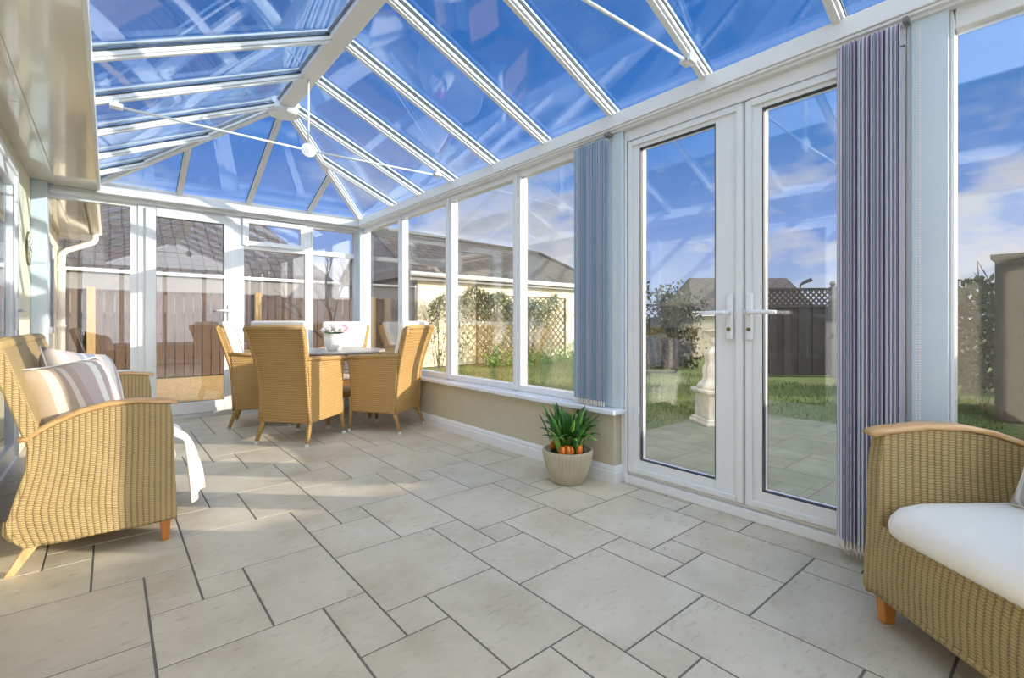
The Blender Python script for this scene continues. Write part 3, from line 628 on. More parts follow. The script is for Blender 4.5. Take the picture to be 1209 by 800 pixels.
# ------------------------------------------------------------------ WICKER SOFA / ARMCHAIR
SIDE = [(.275, .10), (.15, .10), (.04, .100), (-.06, .102), (-.13, .106), (-.19, .115), (-.23, .135), (-.247, .165), (-.25, .21), (-.225, .30), (-.198, .40), (-.187, .48), (-.19, .508),
        (-.150, .538), (-.110, .562), (-.036, .593), (.042, .612), (.139, .616), (.25, .602), (.262, .50), (.267, .29)]
BACKC = [(.10, -.205), (.135, -.235), (.165, -.25), (.21, -.25), (.30, -.228), (.40, -.20), (.48, -.195), (.57, -.222), (.67, -.252), (.77, -.283), (.86, -.31)]
def wicker_seat(name, loc, rz, w, label, cat, wm):
    r = empty(name, loc, rz, label, cat)
    hw = w/2
    for s_ in (-1, 1):
        # side panel : swelling slab
        mb = MB(); mb.prism(SIDE, s_*hw, s_*(hw-.052)); o = mb.build('side_panel', wm, r, bevel=.014, seg=3, ang=40)
        bxs = sorted([(z, x) for x, z in SIDE[5:13]])
        def xb(z): return sum(xb0(z+d_) for d_ in (-.07, -.035, 0, .035, .07))/5
        def xb0(z):
            z = max(bxs[0][0], min(bxs[-1][0], z))
            for (z0, x0), (z1, x1) in zip(bxs[:-1], bxs[1:]):
                if z <= z1: return x0+(x1-x0)*(z-z0)/max(1e-6, z1-z0)
            return bxs[-1][1]
        # fine grid on the flat faces so that the canes fan with the curved rear edge
        bm = bmesh.new(); bm.from_mesh(o.data)
        for k_ in range(1, 12):
            z_ = .10+.045*k_; bmesh.ops.bisect_plane(bm, geom=bm.verts[:]+bm.edges[:]+bm.faces[:], plane_co=(0, 0, z_), plane_no=(0, 0, 1))
        for k_ in range(1, 14):
            bmesh.ops.bisect_plane(bm, geom=bm.verts[:]+bm.edges[:]+bm.faces[:], plane_co=(-.25+.038*k_, 0, 0), plane_no=(1, 0, 0))
        ul = bm.loops.layers.uv.active
        for f_ in bm.faces:
            if abs(f_.normal.y) > .9:
                for lp in f_.loops:
                    x, z = lp.vert.co.x, lp.vert.co.z; b_ = xb(z); k2 = max(0, 1-(x-b_)/(.268-b_)); lp[ul].uv = (x-(b_+.21)*k2**1.7, z+.10*x)
        bm.to_mesh(o.data); bm.free()
        # braided edge under panel
        mb = MB(); pts = [(x, s_*(hw-.02), z+.002) for x, z in SIDE[:9]]; mb.tube(pts, [.0135+.003*math.sin(i*2.1) for i in range(len(pts))], 8); mb.build('braided_edge', wm, o, smooth=True)
        # oak arm rail
        top = [(-.215, .500)]+SIDE[12:19]+[(.272, .592)]; rings = []
        for i, (x, z) in enumerate(top):
            a = top[max(i-1, 0)]; b = top[min(i+1, len(top)-1)]; d = Vector((b[0]-a[0], 0, b[1]-a[1])).normalized(); n = Vector((-d.z, 0, d.x))
            wd = .031*(.75 if i in (0, len(top)-1) else 1); c = Vector((x, s_*(hw-.026), z))
            rings.append([c+n*.002+Vector((0, -wd, 0)), c+n*.002+Vector((0, wd, 0)), c+n*.012+Vector((0, wd, 0)), c+n*.020+Vector((0, wd*.6, 0)), c+n*.020+Vector((0, -wd*.6, 0)), c+n*.012+Vector((0, -wd, 0))])
        mb = MB(); mb.loft(rings); mb.build('arm_rail', 'oak', r, smooth=True)
        # legs
        mb = MB(); x, y = .235, s_*(hw-.035)
        mb.loft([[(x+a*u+dx, y+b*u, z) for a, b in ((-1, -1), (1, -1), (1, 1), (-1, 1))] for z, u, dx in ((0, .014, 0), (.13, .022, -.002))]); mb.build('leg', 'teakleg', r, bevel=.004)
        mb = MB(); mb.loft([[(xx+a*u, y+b*u, z) for a, b in ((-1, -1), (1, -1), (1, 1), (-1, 1))] for z, u, xx in ((0, .014, -.245), (.13, .022, -.165))]); mb.build('leg', 'paleleg', r, bevel=.004)
    # back
    mb = MB(); rings = []
    for z, x in BACKC:
        k = 1.0 if z < .5 else 1-.00*(z-.5); rings.append([(x, -hw*k, z), (x+.008, -hw*k-.001, z), (x+.05, -hw*k+.004, z), (x+.055, -hw*k+.02, z), (x+.055, hw*k-.02, z), (x+.05, hw*k-.004, z), (x+.008, hw*k, z), (x, hw*k-.01, z)])
    mb.loft(rings); mb.build('backrest', wm, r, bevel=.006, ang=50)
    mb = MB(); mb.tube([(-.285, -hw+.01, .862), (-.287, -hw*.5, .868), (-.287, hw*.5, .868), (-.285, hw-.01, .862)], .03, 10); mb.build('top_roll', wm, r, smooth=True)
    # front apron and deck
    mb = MB(); mb.loft([[(x, -hw+.045, z), (x-.03, -hw+.045, z), (x-.03, hw-.045, z), (x, hw-.045, z)] for x, z in ((.272, .10), (.276, .18), (.272, .26), (.262, .315))]); mb.build('front_apron', wm, r)
    mb = MB(); mb.tube([(.262, -hw+.02, .104), (.264, 0, .100), (.262, hw-.02, .104)], .014, 8); mb.build('braided_edge', wm, r, smooth=True)
    mb = MB(); mb.box(-.20, .245, -hw+.04, hw-.04, .285, .305); mb.build('seat_deck', wm, r)
    # seat cushion with rounded boxed edge
    mb = MB(); rings = []
    def rr(x0, x1, y0, y1, rad, z, bow=0):
        pts = []
        for cx_, cy_, a0 in ((x1-rad, y1-rad, 0), (x0+rad, y1-rad, PI/2), (x0+rad, y0+rad, PI), (x1-rad, y0+rad, 3*PI/2)):
            for i in range(7): a = a0+PI/2*i/6; X = cx_+rad*math.cos(a); pts.append((X+(bow*(1-((cy_+rad*math.sin(a))/max(y1, .01))**2) if X > 0 else 0), cy_+rad*math.sin(a), z))
        return pts
    for dx, z in ((.035, .306), (.014, .311), (.003, .324), (0, .345), (.004, .366), (.016, .386), (.036, .399), (.075, .409), (.13, .414)):
        rings.append(rr(-.19+dx, .272-dx, -hw+.055+dx, hw-.055-dx, max(.02, .085-dx*.5), z, .045))
    mb.loft(rings); sc2 = mb.build('seat_cushion', 'cushion', r, smooth=True)
    return r
sofa = wicker_seat('wicker_sofa', (-.045, 3.335, 0), 0, 1.53, 'two-seat pale gold wicker sofa with oak arm rails against the house wall', 'sofa', 'sofaweave')
# armchair: front corner of its near-window arm at (1.88,.43), facing (-.87,.49)
fx, fy = -.783, .622; ang = math.atan2(fy, fx); cA = .70
cx = 1.885 - fx*.325 + (-.622)*(cA/2-.02); cy = .435 - fy*.325 + (-.783)*(cA/2-.02)
arm = wicker_seat('wicker_armchair', (cx, cy, 0), ang, cA, 'pale gold wicker armchair with a plump white seat beside the dark blind', 'armchair', 'sofaweave2'); arm.scale = (1.24, 1, 1)

# ------------------------------------------------------------------ CUSHIONS
def pillow(name, m, w, h, t, loc, rot, label, n=14, pip='piping'):
    mb = MB(); G = {}
    for s_ in (1, -1):
        for i in range(n+1):
            for j in range(n+1):
                u = i/n*2-1; v = j/n*2-1
                k = max(0, (1-u**4))*max(0, (1-v**4)); x = u*w/2*(1-.06*(1-v*v)*abs(u)**3); y = v*h/2*(1-.06*(1-u*u)*abs(v)**3)
                G[s_, i, j] = (x, s_*t/2*k**.45 + .006*math.sin(5*u+3*v), y)
    for s_ in (1, -1):
        for i in range(n):
            for j in range(n):
                q = [G[s_, i, j], G[s_, i+1, j], G[s_, i+1, j+1], G[s_, i, j+1]]; mb.face(q)
    o = mb.build(name, m, smooth=True)
    me = o.data
    for p in me.polygons:
        for li in p.loop_indices:
            v = me.vertices[me.loops[li].vertex_index].co; me.uv_layers[0].data[li].uv = (v.x+w/2, v.z)
    e = [G[1, i, 0] for i in range(n+1)]+[G[1, n, j] for j in range(1, n+1)]+[G[1, i, n] for i in range(n-1, -1, -1)]+[G[1, 0, j] for j in range(n-1, -1, -1)]
    mb = MB(); mb.tube([(a, 0, c) for a, b, c in e], .0035, 6); mb.build('piping', pip, o, smooth=True)
    o.location = loc; o.rotation_euler = rot; tag(o, label, 'cushion'); return o
M_['str_a'] = stripes('taupe_stripe', [(0, '#b3a189'), (.12, '#cbbfae'), (.20, '#b09a86'), (.30, '#d8c9b8'), (.36, '#b9a294'), (.46, '#c4b2ab'), (.62, '#f1ebe0'), (.69, '#c3b1ab'), (.76, '#f3eee4'), (.82, '#bfabaa')], .42, 0)
M_['str_b'] = stripes('grey_stripe', [(0, '#cfc3ba'), (.13, '#b3a6a8'), (.28, '#8f96a4'), (.38, '#b5b9c3'), (.44, '#8b93a2'), (.58, '#c2b3b5'), (.68, '#f4efe6'), (.78, '#c9bcb4'), (.84, '#f6f2ea')], .42, 0)
M_['str_c'] = stripes('silver_pattern', [(0, '#b9b7b8'), (.3, '#dddbd8'), (.5, '#a8a6a8'), (.8, '#e4e2de')], .06, 0)
pillow('scatter_cushion', 'str_a', .40, .38, .17, (-.120, 2.88, .600), (math.radians(-20), math.radians(-4), math.radians(50)), 'taupe and cream striped cushion nearest the near arm of the wicker sofa')
pillow('scatter_cushion', 'str_b', .42, .40, .16, (-.095, 3.26, .625), (math.radians(-20), math.radians(9), math.radians(56)), 'grey and white striped cushion leaning behind the taupe striped one on the sofa')

# ------------------------------------------------------------------ THROW on sofa front
mb = MB(); nu, nv = 40, 26; grid = []
path = [(-.02, .425), (.06, .424), (.14, .426), (.21, .432), (.275, .430), (.325, .40), (.350, .35), (.372, .28), (.392, .20), (.402, .105)]
def pl(t):
    f_ = t*(len(path)-1); i = min(int(f_), len(path)-2); k = f_-i; a, b = path[i], path[i+1]; return a[0]+(b[0]-a[0])*k, a[1]+(b[1]-a[1])*k
for j in range(nv+1):
    t = j/nv; x, z = pl(t); row = []
    for i in range(nu+1):
        u = i/nu; wdt = .50*(1-.30*t*(1-.3*t)); y = 2.66+u*wdt + .06*t
        fold = math.sin(u*17+1)*.011+math.sin(u*31)*.005
        drop = max(0, t-.45)/.55
        g_ = min(1, (u+.02)/.40)**.55; xf = .262+(x-.045-.262)*g_ if x-.045 > .262 else x-.045
        row.append((xf+fold*drop+ (.006+.003*math.sin(9*u+7*t)), y, z+.004*math.sin(11*u+5*t)+.018*math.sin(6*u)*drop))
    grid.append(row)
for j in range(nv):
    for i in range(nu): mb.face([grid[j][i], grid[j][i+1], grid[j+1][i+1], grid[j+1][i]])
tag(mb.build('throw_blanket', 'throw', smooth=True, solid=.008), 'soft white throw draped over the front edge of the wicker sofa seat', 'throw')

# small cushion on armchair
R_ = Matrix.Rotation(ang, 4, 'Z'); pc = Vector((cx, cy, 0)) + R_ @ Vector((-.075, -.16, .50))
pc2 = Vector((cx, cy, 0)) + R_ @ Vector((-.12, -.13, .53))
pillow('scatter_cushion', 'str_c', .26, .22, .09, (2.03, .00, .520), (math.radians(-22), 0, ang-PI/2-PI+.2), 'small silver-grey patterned cushion on the white seat of the right armchair')

# ------------------------------------------------------------------ DINING CHAIRS
def dining_chair():
    r = empty('dining_chair', (0, 0, 0), 0, 'x', 'chair')
    # back shell (curved in profile, waisted)
    prof = [(.17, -.215, .205), (.28, -.222, .200), (.40, -.228, .195), (.50, -.236, .192), (.60, -.256, .198), (.72, -.288, .212), (.84, -.326, .226), (.915, -.350, .234)]
    mb = MB(); mb.loft([[(x, -w, z), (x+.04, -w+.004, z), (x+.045, -w+.03, z), (x+.045, w-.03, z), (x+.04, w-.004, z), (x, w, z), (x-.006, w-.02, z), (x-.010, 0, z), (x-.006, -w+.02, z)] for z, x, w in prof])
    bk = mb.build('backrest', 'dineweave', r, bevel=.004, ang=60)
    for s_ in (-1, 1):      # border rolls of the back
        mb = MB(); mb.tube([(x-.004, s_*(w-.008), z) for z, x, w in prof], .014, 8); mb.build('edge_roll', 'dineweave', bk, smooth=True)
    mb = MB(); mb.tube([(-.343, -.230, .912), (-.347, -.1, .918), (-.347, .1, .918), (-.343, .230, .912)], .019, 8); mb.build('edge_roll', 'dineweave', bk, smooth=True)
    mb = MB(); mb.box(-.350, -.341, -.18, .18, .866, .876); mb.build('edge_bead', 'dineweave', bk)
    for s_ in (-1, 1):
        # side panel: from back to slim front upright, with dropped skirt
        mb = MB(); o_ = [(-.215, .17), (.215, .175), (.222, .25), (.225, .40), (.245, .56), (.262, .645), (.10, .655), (-.08, .662), (-.25, .672), (-.235, .50), (-.228, .40)]
        mb.prism(o_, s_*.205, s_*.165); mb.build('side_panel', 'dineweave', r, bevel=.010, ang=50)
        mb = MB(); mb.tube([(-.255, s_*.192, .675), (-.08, s_*.196, .668), (.10, s_*.197, .660), (.245, s_*.195, .652), (.268, s_*.192, .632)], [.020, .022, .022, .022, .018], 10); mb.build('arm_rest', 'dineweave', r, smooth=True)
        # legs
        for (x0, x1) in ((.225, .235), (-.205, -.262)):
            mb = MB(); mb.tube([(x0, s_*.188, .30), (x0, s_*.188, .17), (x1, s_*.200, .012)], [.020, .019, .014], 10); lg = mb.build('leg', 'dineweave', r, smooth=True)
            mb = MB(); mb.tube([(x1, s_*.200, .022), (x1*1.003, s_*.2005, .0)], .0155, 12); mb.build('foot_cap', 'chrome', lg)
    mb = MB(); mb.loft([[(.222, -.18, z), (.20, -.18, z), (.20, .18, z), (.222, .18, z)] for z in (.175, .25, .36)]); mb.build('front_apron', 'dineweave', r)
    mb = MB(); mb.box(-.22, .215, -.18, .18, .34, .36); mb.build('seat_deck', 'dineweave', r)
    mb = MB()
    def rr(x0, x1, y0, y1, rad, z):
        p = []
        for cx_, cy_, a0 in ((x1-rad, y1-rad, 0), (x0+rad, y1-rad, PI/2), (x0+rad, y0+rad, PI), (x1-rad, y0+rad, 3*PI/2)):
            for i in range(5): a = a0+PI/2*i/4; p.append((cx_+rad*math.cos(a), cy_+rad*math.sin(a), z))
        return p
    mb.loft([rr(-.18+d, .235-d, -.163+d, .163-d, .04, z) for d, z in ((.02, .36), (0, .37), (0, .405), (.012, .418), (.04, .424))]); mb.build('seat_cushion', 'cushion', r, smooth=True)
    mb = MB(); rings = []
    for z, x, w in ((.43, -.18, .155), (.445, -.186, .165), (.60, -.212, .178), (.75, -.253, .196), (.88, -.293, .214), (.955, -.314, .218), (.972, -.322, .208)):
        e = .012 if z in (.43, .972) else 0
        rings.append([(x+e, -w, z), (x+.045-e, -w+.008, z), (x+.055-e, 0, z), (x+.045-e, w-.008, z), (x+e, w, z), (x+e, 0, z)])
    mb.loft(rings); mb.build('back_cushion', 'cushion', r, bevel=.012, seg=3, ang=45, smooth=True)
    return r
dc = dining_chair(); dc.scale = (1, 1.13, 1)
spots = [((1.235, 4.175), math.atan2(.60, .80), 'honey wicker dining chair with its back to the camera'),
         ((1.945, 4.11), math.atan2(.82, -.57), 'honey wicker dining chair nearest the side window, turned sideways'),
         ((1.13, 5.02), math.atan2(-.30, .95), 'honey wicker dining chair nearest the garden door, white back cushion showing'),
         ((1.93, 5.21), math.atan2(-.85, -.50), 'honey wicker dining chair in the far corner facing the camera across the table')]
for i, ((x, y), a, lb) in enumerate(spots):
    o = dc if i == 0 else copy_tree(dc)
    o.location = (x, y, 0); o.rotation_euler = (0, 0, a); o['label'] = lb; o['group'] = 'dining chairs round the table'

# ------------------------------------------------------------------ DINING TABLE
t = empty('dining_table', (1.70, 4.72, 0), 0, 'round dining table with a grey top and wicker frame between the wicker chairs', 'table')
R0 = .475
mb = MB(); mb.lathe([(0, .668), (R0-.02, .668), (R0, .674), (R0, .686), (R0-.006, .691), (0, .691)], n=56); mb.build('tabletop', 'tabletop', t, bevel=.002)
mb = MB(); mb.lathe([(R0-.05, .625), (R0-.035, .620), (R0-.03, .63), (R0-.03, .668), (R0-.05, .668)], n=48); mb.build('apron', 'dineweave', t)
for a in (PI/4, 3*PI/4, 5*PI/4, 7*PI/4):
    a += .25
    mb = MB(); mb.tube([(.36*math.cos(a), .36*math.sin(a), .64), (.31*math.cos(a), .31*math.sin(a), .35), (.33*math.cos(a), .33*math.sin(a), .012)], [.024, .020, .018], 10); lg = mb.build('leg', 'dineweave', t, smooth=True)
    mb = MB(); mb.tube([(.33*math.cos(a), .33*math.sin(a), .02), (.33*math.cos(a), .33*math.sin(a), 0)], .018, 10); mb.build('foot_cap', 'chrome', lg)
mb = MB(); mb.lathe([(0, .30), (.28, .30), (.30, .31), (.28, .325), (0, .325)], n=40); mb.build('lower_shelf', 'dineweave', t)

# flower pot with roses
v = empty('flower_pot', (1.675, 4.68, .691), 0, 'white round-bellied pot of white and pink roses on the dining table', 'flower pot')
mb = MB(); mb.lathe([(0, 0), (.058, 0), (.066, .008), (.085, .05), (.096, .095), (.094, .125), (.088, .140), (.098, .152), (.096, .160), (.086, .156), (.080, .135), (0, .13)], n=36); mb.build('pot', 'ceramic', v, smooth=True)
def rose(mb, c, r):
    for l, (k, n) in enumerate(((.45, 3), (.7, 5), (1.0, 6))):
        for i in range(n):
            a = 2*PI*i/n+l*.6; pts = []
            for q in range(5):
                b = q/4; rad = r*k*(.35+.65*math.sin(b*PI*.6)); z = r*(.1+.85*b)*(1.15-.25*l)
                pts.append((rad, z))
            rings = []
            for rad, z in pts: rings.append([(c[0]+rad*math.cos(a+d), c[1]+rad*math.sin(a+d), c[2]+z-.4*r) for d in (-.62, -.3, 0, .3, .62)])
            mb.loft(rings, close=False, cap=False)
    mb.blob(c, r*.72, 7)
rs = [((-.055, -.03, .19), .034, 0), ((-.01, -.055, .20), .036, 0), ((.045, -.05, .195), .033, 0), ((.085, -.01, .20), .036, 1), ((.0, .02, .215), .036, 0), ((-.06, .035, .19), .034, 0), ((.05, .05, .20), .034, 1), ((-.095, .0, .18), .03, 0)]
for c_, r_, k_ in rs:
    mb = MB(); rose(mb, (c_[0]*1.05, c_[1]*1.05, c_[2]+.012), r_*1.22); mb.build('rose', 'rosep' if k_ else 'rosew', v, solid=.0015, smooth=True)
mb = MB()
for i in range(16):
    a = random.uniform(0, 2*PI); r0 = .05; r1 = random.uniform(.09, .12); mb.loft([[(r0*math.cos(a-.15), r0*math.sin(a-.15), .15), (r0*math.cos(a+.15), r0*math.sin(a+.15), .15)], [(r1*.9*math.cos(a-.22), r1*.9*math.sin(a-.22), .175), (r1*.9*math.cos(a+.22), r1*.9*math.sin(a+.22), .175)], [(r1*1.1*math.cos(a-.02), r1*1.1*math.sin(a-.02), .165), (r1*1.1*math.cos(a+.02), r1*1.1*math.sin(a+.02), .165)]], close=False, cap=False)
mb.build('leaves', 'leaf', v)

# ------------------------------------------------------------------ POTTED CLIVIA
p = empty('potted_plant', (2.115, 1.995, 0), 0, 'dark green strappy plant in a ribbed stone-coloured pot by the low wall', 'plant')
mb = MB(); mb.lathe([(0, 0), (.085, 0), (.093, .006), (.118, .06), (.138, .12), (.148, .17), (.150, .192), (.146, .200), (.135, .199), (.131, .185), (0, .175)], n=210, rip=.018, nr=42); mb.build('pot', 'pot', p, smooth=True)
mb = MB(); mb.lathe([(0, .168), (.134, .168), (.132, .182), (0, .186)], n=24); mb.build('soil', 'soil', p)
for i in range(16):
    a = random.uniform(0, 2*PI); rr_ = random.uniform(.05, .115); a = -2.2+random.uniform(-1.3, 1.3) if i < 9 else a; mb = MB(); mb.lathe([(0, 0), (.014, .004), (.020, .018), (.013, .040), (.005, .056), (0, .058)], (rr_*math.cos(a), rr_*math.sin(a), .182), 10)
    if i < 12: mb.build('bulb', 'bulb', p, smooth=True)
for i in range(84):
    a = random.uniform(0, 2*PI) if i > 26 else i/27*2*PI; b0 = random.uniform(.01, .095); ln = random.uniform(.16, .29); lean = random.uniform(.1, 1.0) if i > 26 else random.uniform(1.0, 1.7)
    rings = []; px_, pz_ = b0, .185; d = random.uniform(.05, .3); n = 8; wd = random.uniform(.009, .015); tw = random.uniform(-.4, .4)
    for q in range(n+1):
        f_ = q/n; wq = wd*(.55+1.0*math.sin(PI*min(1, f_*.92+.06)))*(1 if f_ < .97 else .15)
        if f_ == 1: wq = .001
        cxq = px_*math.cos(a); cyq = px_*math.sin(a); aa = a+PI/2+tw*f_
        ux, uy = math.cos(aa), math.sin(aa); 
        rings.append([(cxq+ux*wq, cyq+uy*wq, pz_+wq*.35), (cxq, cyq, pz_), (cxq-ux*wq, cyq-uy*wq, pz_+wq*.35)])
        th = d+lean*f_; px_ += math.sin(th)*ln/n; pz_ += math.cos(th)*ln/n
    mb = MB(); mb.loft(rings, close=False, cap=False); mb.build('leaf', 'leaf2' if i % 3 == 0 else 'leaf', p, solid=.0015, smooth=True)

# ------------------------------------------------------------------ GARDEN GROUND
ZG = -.05
mb = MB(); mb.box(-12, 60, -14, 40, -.12, ZG-.015); S(mb.build('ground', 'grass'), 'sunlit rough lawn of the garden', 'lawn')
mb = MB(); mb.box(-1, 5.0, 5.9, 10.7, -.1, ZG); S(mb.build('ground_gravel', 'gravel'), 'golden gravel strip outside the far door', 'gravel')
o = tiled(2.5, 5.55, YF-.5, 2.62, ZG, 'patio_paving', 'ptile', 'grout', off=(1, 2)); S(o, 'pale garden slabs outside the French doors', 'paving')
mb = MB(); 
rg = random.Random(5)
for i in range(9000):
    x = rg.uniform(2.6, 8.9); y = rg.uniform(2.64, 8.6) if x < 5.6 else rg.uniform(.5, 8.6);
    if 4.35 < x < 4.9 and y < 2.75: continue
    if x < 5.02 and y > 5.9: continue
    if (x-8.9)+(y-3.9) > 0 and y < 4.2: continue
    h = rg.uniform(.03, .075); a = rg.uniform(0, PI); dx, dy = math.cos(a)*.008, math.sin(a)*.008; lx, ly = rg.uniform(-.02, .02), rg.uniform(-.02, .02)
    mb.face([(x-dx, y-dy, ZG-.02), (x+dx, y+dy, ZG-.02), (x+lx, y+ly, ZG-.02+h)])
tag(mb.build('grass_blades', 'grass', att=True), 'short tufts of grass over the garden lawn', 'grass', kind='stuff')

# ------------------------------------------------------------------ STATUE
st = empty('garden_statue', (4.67, 2.375, ZG), -.6, 'weathered stone statue on a square pedestal on the patio edge', 'statue')
mb = MB()
for w_, z0, z1 in ((.185, 0, .035), (.17, .035, .06), (.145, .06, .29), (.16, .29, .31), (.178, .31, .345)): mb.box(-w_, w_, -w_, w_, z0, z1)
mb.build('pedestal', 'stone', st, bevel=.010)
mb = MB()
for s_ in (1, -1):
    mb.box(-.10, .10, s_*.146, s_*.152, .10, .25); mb.box(s_*.146, s_*.152, -.10, .10, .10, .25)
mb.build('carved_panel', 'stone', st, bevel=.006)
mb = MB(); mb.lathe([(0, .345), (.155, .345), (.165, .37), (.145, .40), (.118, .43), (.105, .47), (.112, .52), (.108, .56), (.088, .60), (.086, .63), (.098, .67), (.104, .70), (.088, .735), (.05, .76), (.034, .775), (0, .78)], n=42, rip=.10, nr=7)
fo = mb.build('figure', 'stone', st, smooth=True)
mb = MB(); mb.blob((0, 0, .81), .046, 10, sq=(.92, .95, 1.15)); mb.blob((-.015, 0, .825), .048, 8, sq=(.95, 1.02, .95)); mb.blob((.045, 0, .805), .009, 5); mb.build('head', 'stone', fo, smooth=True)
for s_ in (-1, 1):
    mb = MB(); mb.tube([(0, s_*.07, .725), (.01, s_*.11, .69), (.04, s_*.115, .78), (.02, s_*.075, .87)], [.024, .022, .019, .013], 8); mb.build('arm', 'stone', fo, smooth=True)
mb = MB(); mb.lathe([(0, .865), (.04, .868), (.05, .885), (.10, .905), (.125, .925), (.13, .935), (.12, .932), (.05, .91), (0, .905)], n=26); mb.build('bowl', 'stone', st, smooth=True)

# ------------------------------------------------------------------ NEIGHBOUR'S BUNGALOW (cream wall, grey roof)
b = empty('bungalow', (0, 0, ZG), 0, 'cream single-storey neighbouring house with a grey tiled roof and white gutter', 'house')
zw = 2.05
mb = MB(); mb.box(5.3, 11.6, 9.6, 13.5, 0, zw+.05); mb.build('wall', 'bungwall', b)
mb = MB(); mb.box(5.24, 5.3, 9.62, 13.5, 0, zw+.05); mb.build('side_wall', 'gutterg', b)
mb = MB(); e0 = (4.35, 9.42); mb.face([(5.0, 9.40, zw+.03), (11.8, 9.40, zw+.03), (10.9, 11.6, 3.28), (5.0, 11.6, 3.42)]); mb.face([(11.8, 9.40, zw+.03), (11.9, 13.8, zw+.03), (10.9, 11.6, 3.28)]); mb.face([(11.9, 13.8, zw+.03), (5.0, 13.8, zw+.03), (5.0, 11.6, 3.42), (10.9, 11.6, 3.28)])
mb.build('roof', 'greytile', b, solid=.03); mb = MB(); mb.prism([(9.5, zw), (13.7, zw), (11.6, 3.38)], 5.05, 5.15, plane='yz'); mb.build('gable', 'gutterg', b)
mb = MB(); mb.tube([(5.0, 11.6, 3.44), (10.9, 11.6, 3.30), (11.8, 9.4, zw+.06)], .07, 8); mb.build('ridge_tiles', 'greytile', b)
mb = MB(); mb.box(5.0, 11.75, 9.40, 9.43, zw-.10, zw+.05); mb.box(5.0, 11.75, 9.43, 9.62, zw-.10, zw-.08); mb.build('fascia', 'gutterg', b)
mb = MB(); mb.tube([(5.0, 9.34, zw+.03), (11.8, 9.34, zw+.01)], .055, 10); mb.build('gutter', 'fascia', b, smooth=True)

# trellis with a climber
def lattice(mb, along, c, a0, a1, z0, z1, step, w, ta=.012):
    import itertools
    h = z1-z0
    for s_ in (1, -1):
        k = a0-h if s_ > 0 else a0
        while k < (a1 if s_ > 0 else a1+h):
            # line from (k,z0) to (k+s*h, z1) clipped
            pa, pb = (k, z0), (k+s_*h, z1)
            t0, t1 = 0, 1
            d = pb[0]-pa[0]
            ts = sorted([(a0-pa[0])/d, (a1-pa[0])/d]); t0 = max(0, ts[0]); t1 = min(1, ts[1])
            if t1-t0 > .02:
                P = [(pa[0]+d*t_, z0+h*t_) for t_ in (t0, t1)]
                if along == 'x': q = [(x, c+s_*ta*.4, z) for x, z in P]; up = (0, 1, 0)
                else: q = [(c+s_*ta*.4, x, z) for x, z in P]; up = (1, 0, 0)
                mb.beam(q[0], q[1], w, ta*.7, up=up)
            k += step
tr = empty('garden_trellis', (0, 0, ZG), 0, 'diamond lattice trellis standing against the cream bungalow wall', 'trellis')
mb = MB(); lattice(mb, 'x', 9.28, 6.7, 9.75, .15, 1.66, .19, .034); mb.build('lattice', 'timberd', tr)
for x0, x1 in ((6.7, 8.15), (8.35, 9.75)):
    mb = MB(); rect(mb, 'x', 9.25, 9.31, x0, x1, .0, 1.70, .04); mb.build('frame', 'timberd', tr)
def foliage(mb, rnd, fn, n, s):
    for i in range(n):
        c_ = Vector(fn(rnd)); q = Euler((rnd.uniform(0, 6), rnd.uniform(0, 6), rnd.uniform(0, 6))).to_matrix(); k = s*rnd.uniform(.6, 1.3)
        mb.face([c_+q @ Vector(v)*k for v in ((-.5, 0, 0), (0, -.32, .05), (.5, 0, 0), (0, .32, .05))])
cl = empty('climbing_plant', (0, 0, ZG), 0, 'straggly climber arching over the trellis on the bungalow wall', 'plant')
rnd = random.Random(11); mb = MB()
for i in range(20):
    x0 = rnd.choice([5.6, 6.9, 7.9, 8.3]) + rnd.uniform(-.1, .1); x1 = x0+rnd.uniform(-1.0, 1.0); hh = rnd.uniform(1.2, 1.85)
    mb.tube([(x0, 9.2, 0), (x0+(x1-x0)*.2, 9.18, hh*.6), (x0+(x1-x0)*.6, 9.15, hh), (x1, 9.1, hh*rnd.uniform(.5, .95))], [.008, .006, .004, .002], 5)
mb.build('stem', 'bark', cl)
def fcl(r):
    x = r.uniform(5.35, 9.3); top = 1.62+.18*math.sin(x*2.1)+.08*math.sin(x*7); 
    z = top-abs(r.gauss(0, .22))+r.gauss(0, .04)
    if r.random() < .30: z = r.uniform(.15, top)
    if x > 8.2 and z < 1.4 and r.random() < .7: z = r.uniform(.9, 1.6)
    return (x, 9.17+r.uniform(-.12, .08), max(.05, z))
mb = MB(); foliage(mb, rnd, fcl, 5200, .062); mb.build('foliage', 'ivy', cl)
bush = empty('low_shrub', (0, 0, ZG), 0, 'low yellow-green shrub at the foot of the bungalow trellis', 'shrub')
mb = MB(); foliage(mb, rnd, lambda r: (r.uniform(6.6, 9.6), 8.75+r.uniform(-.15, .15), abs(r.gauss(0, .16))), 1500, .07); mb.build('foliage', M_['leaf2'], bush)

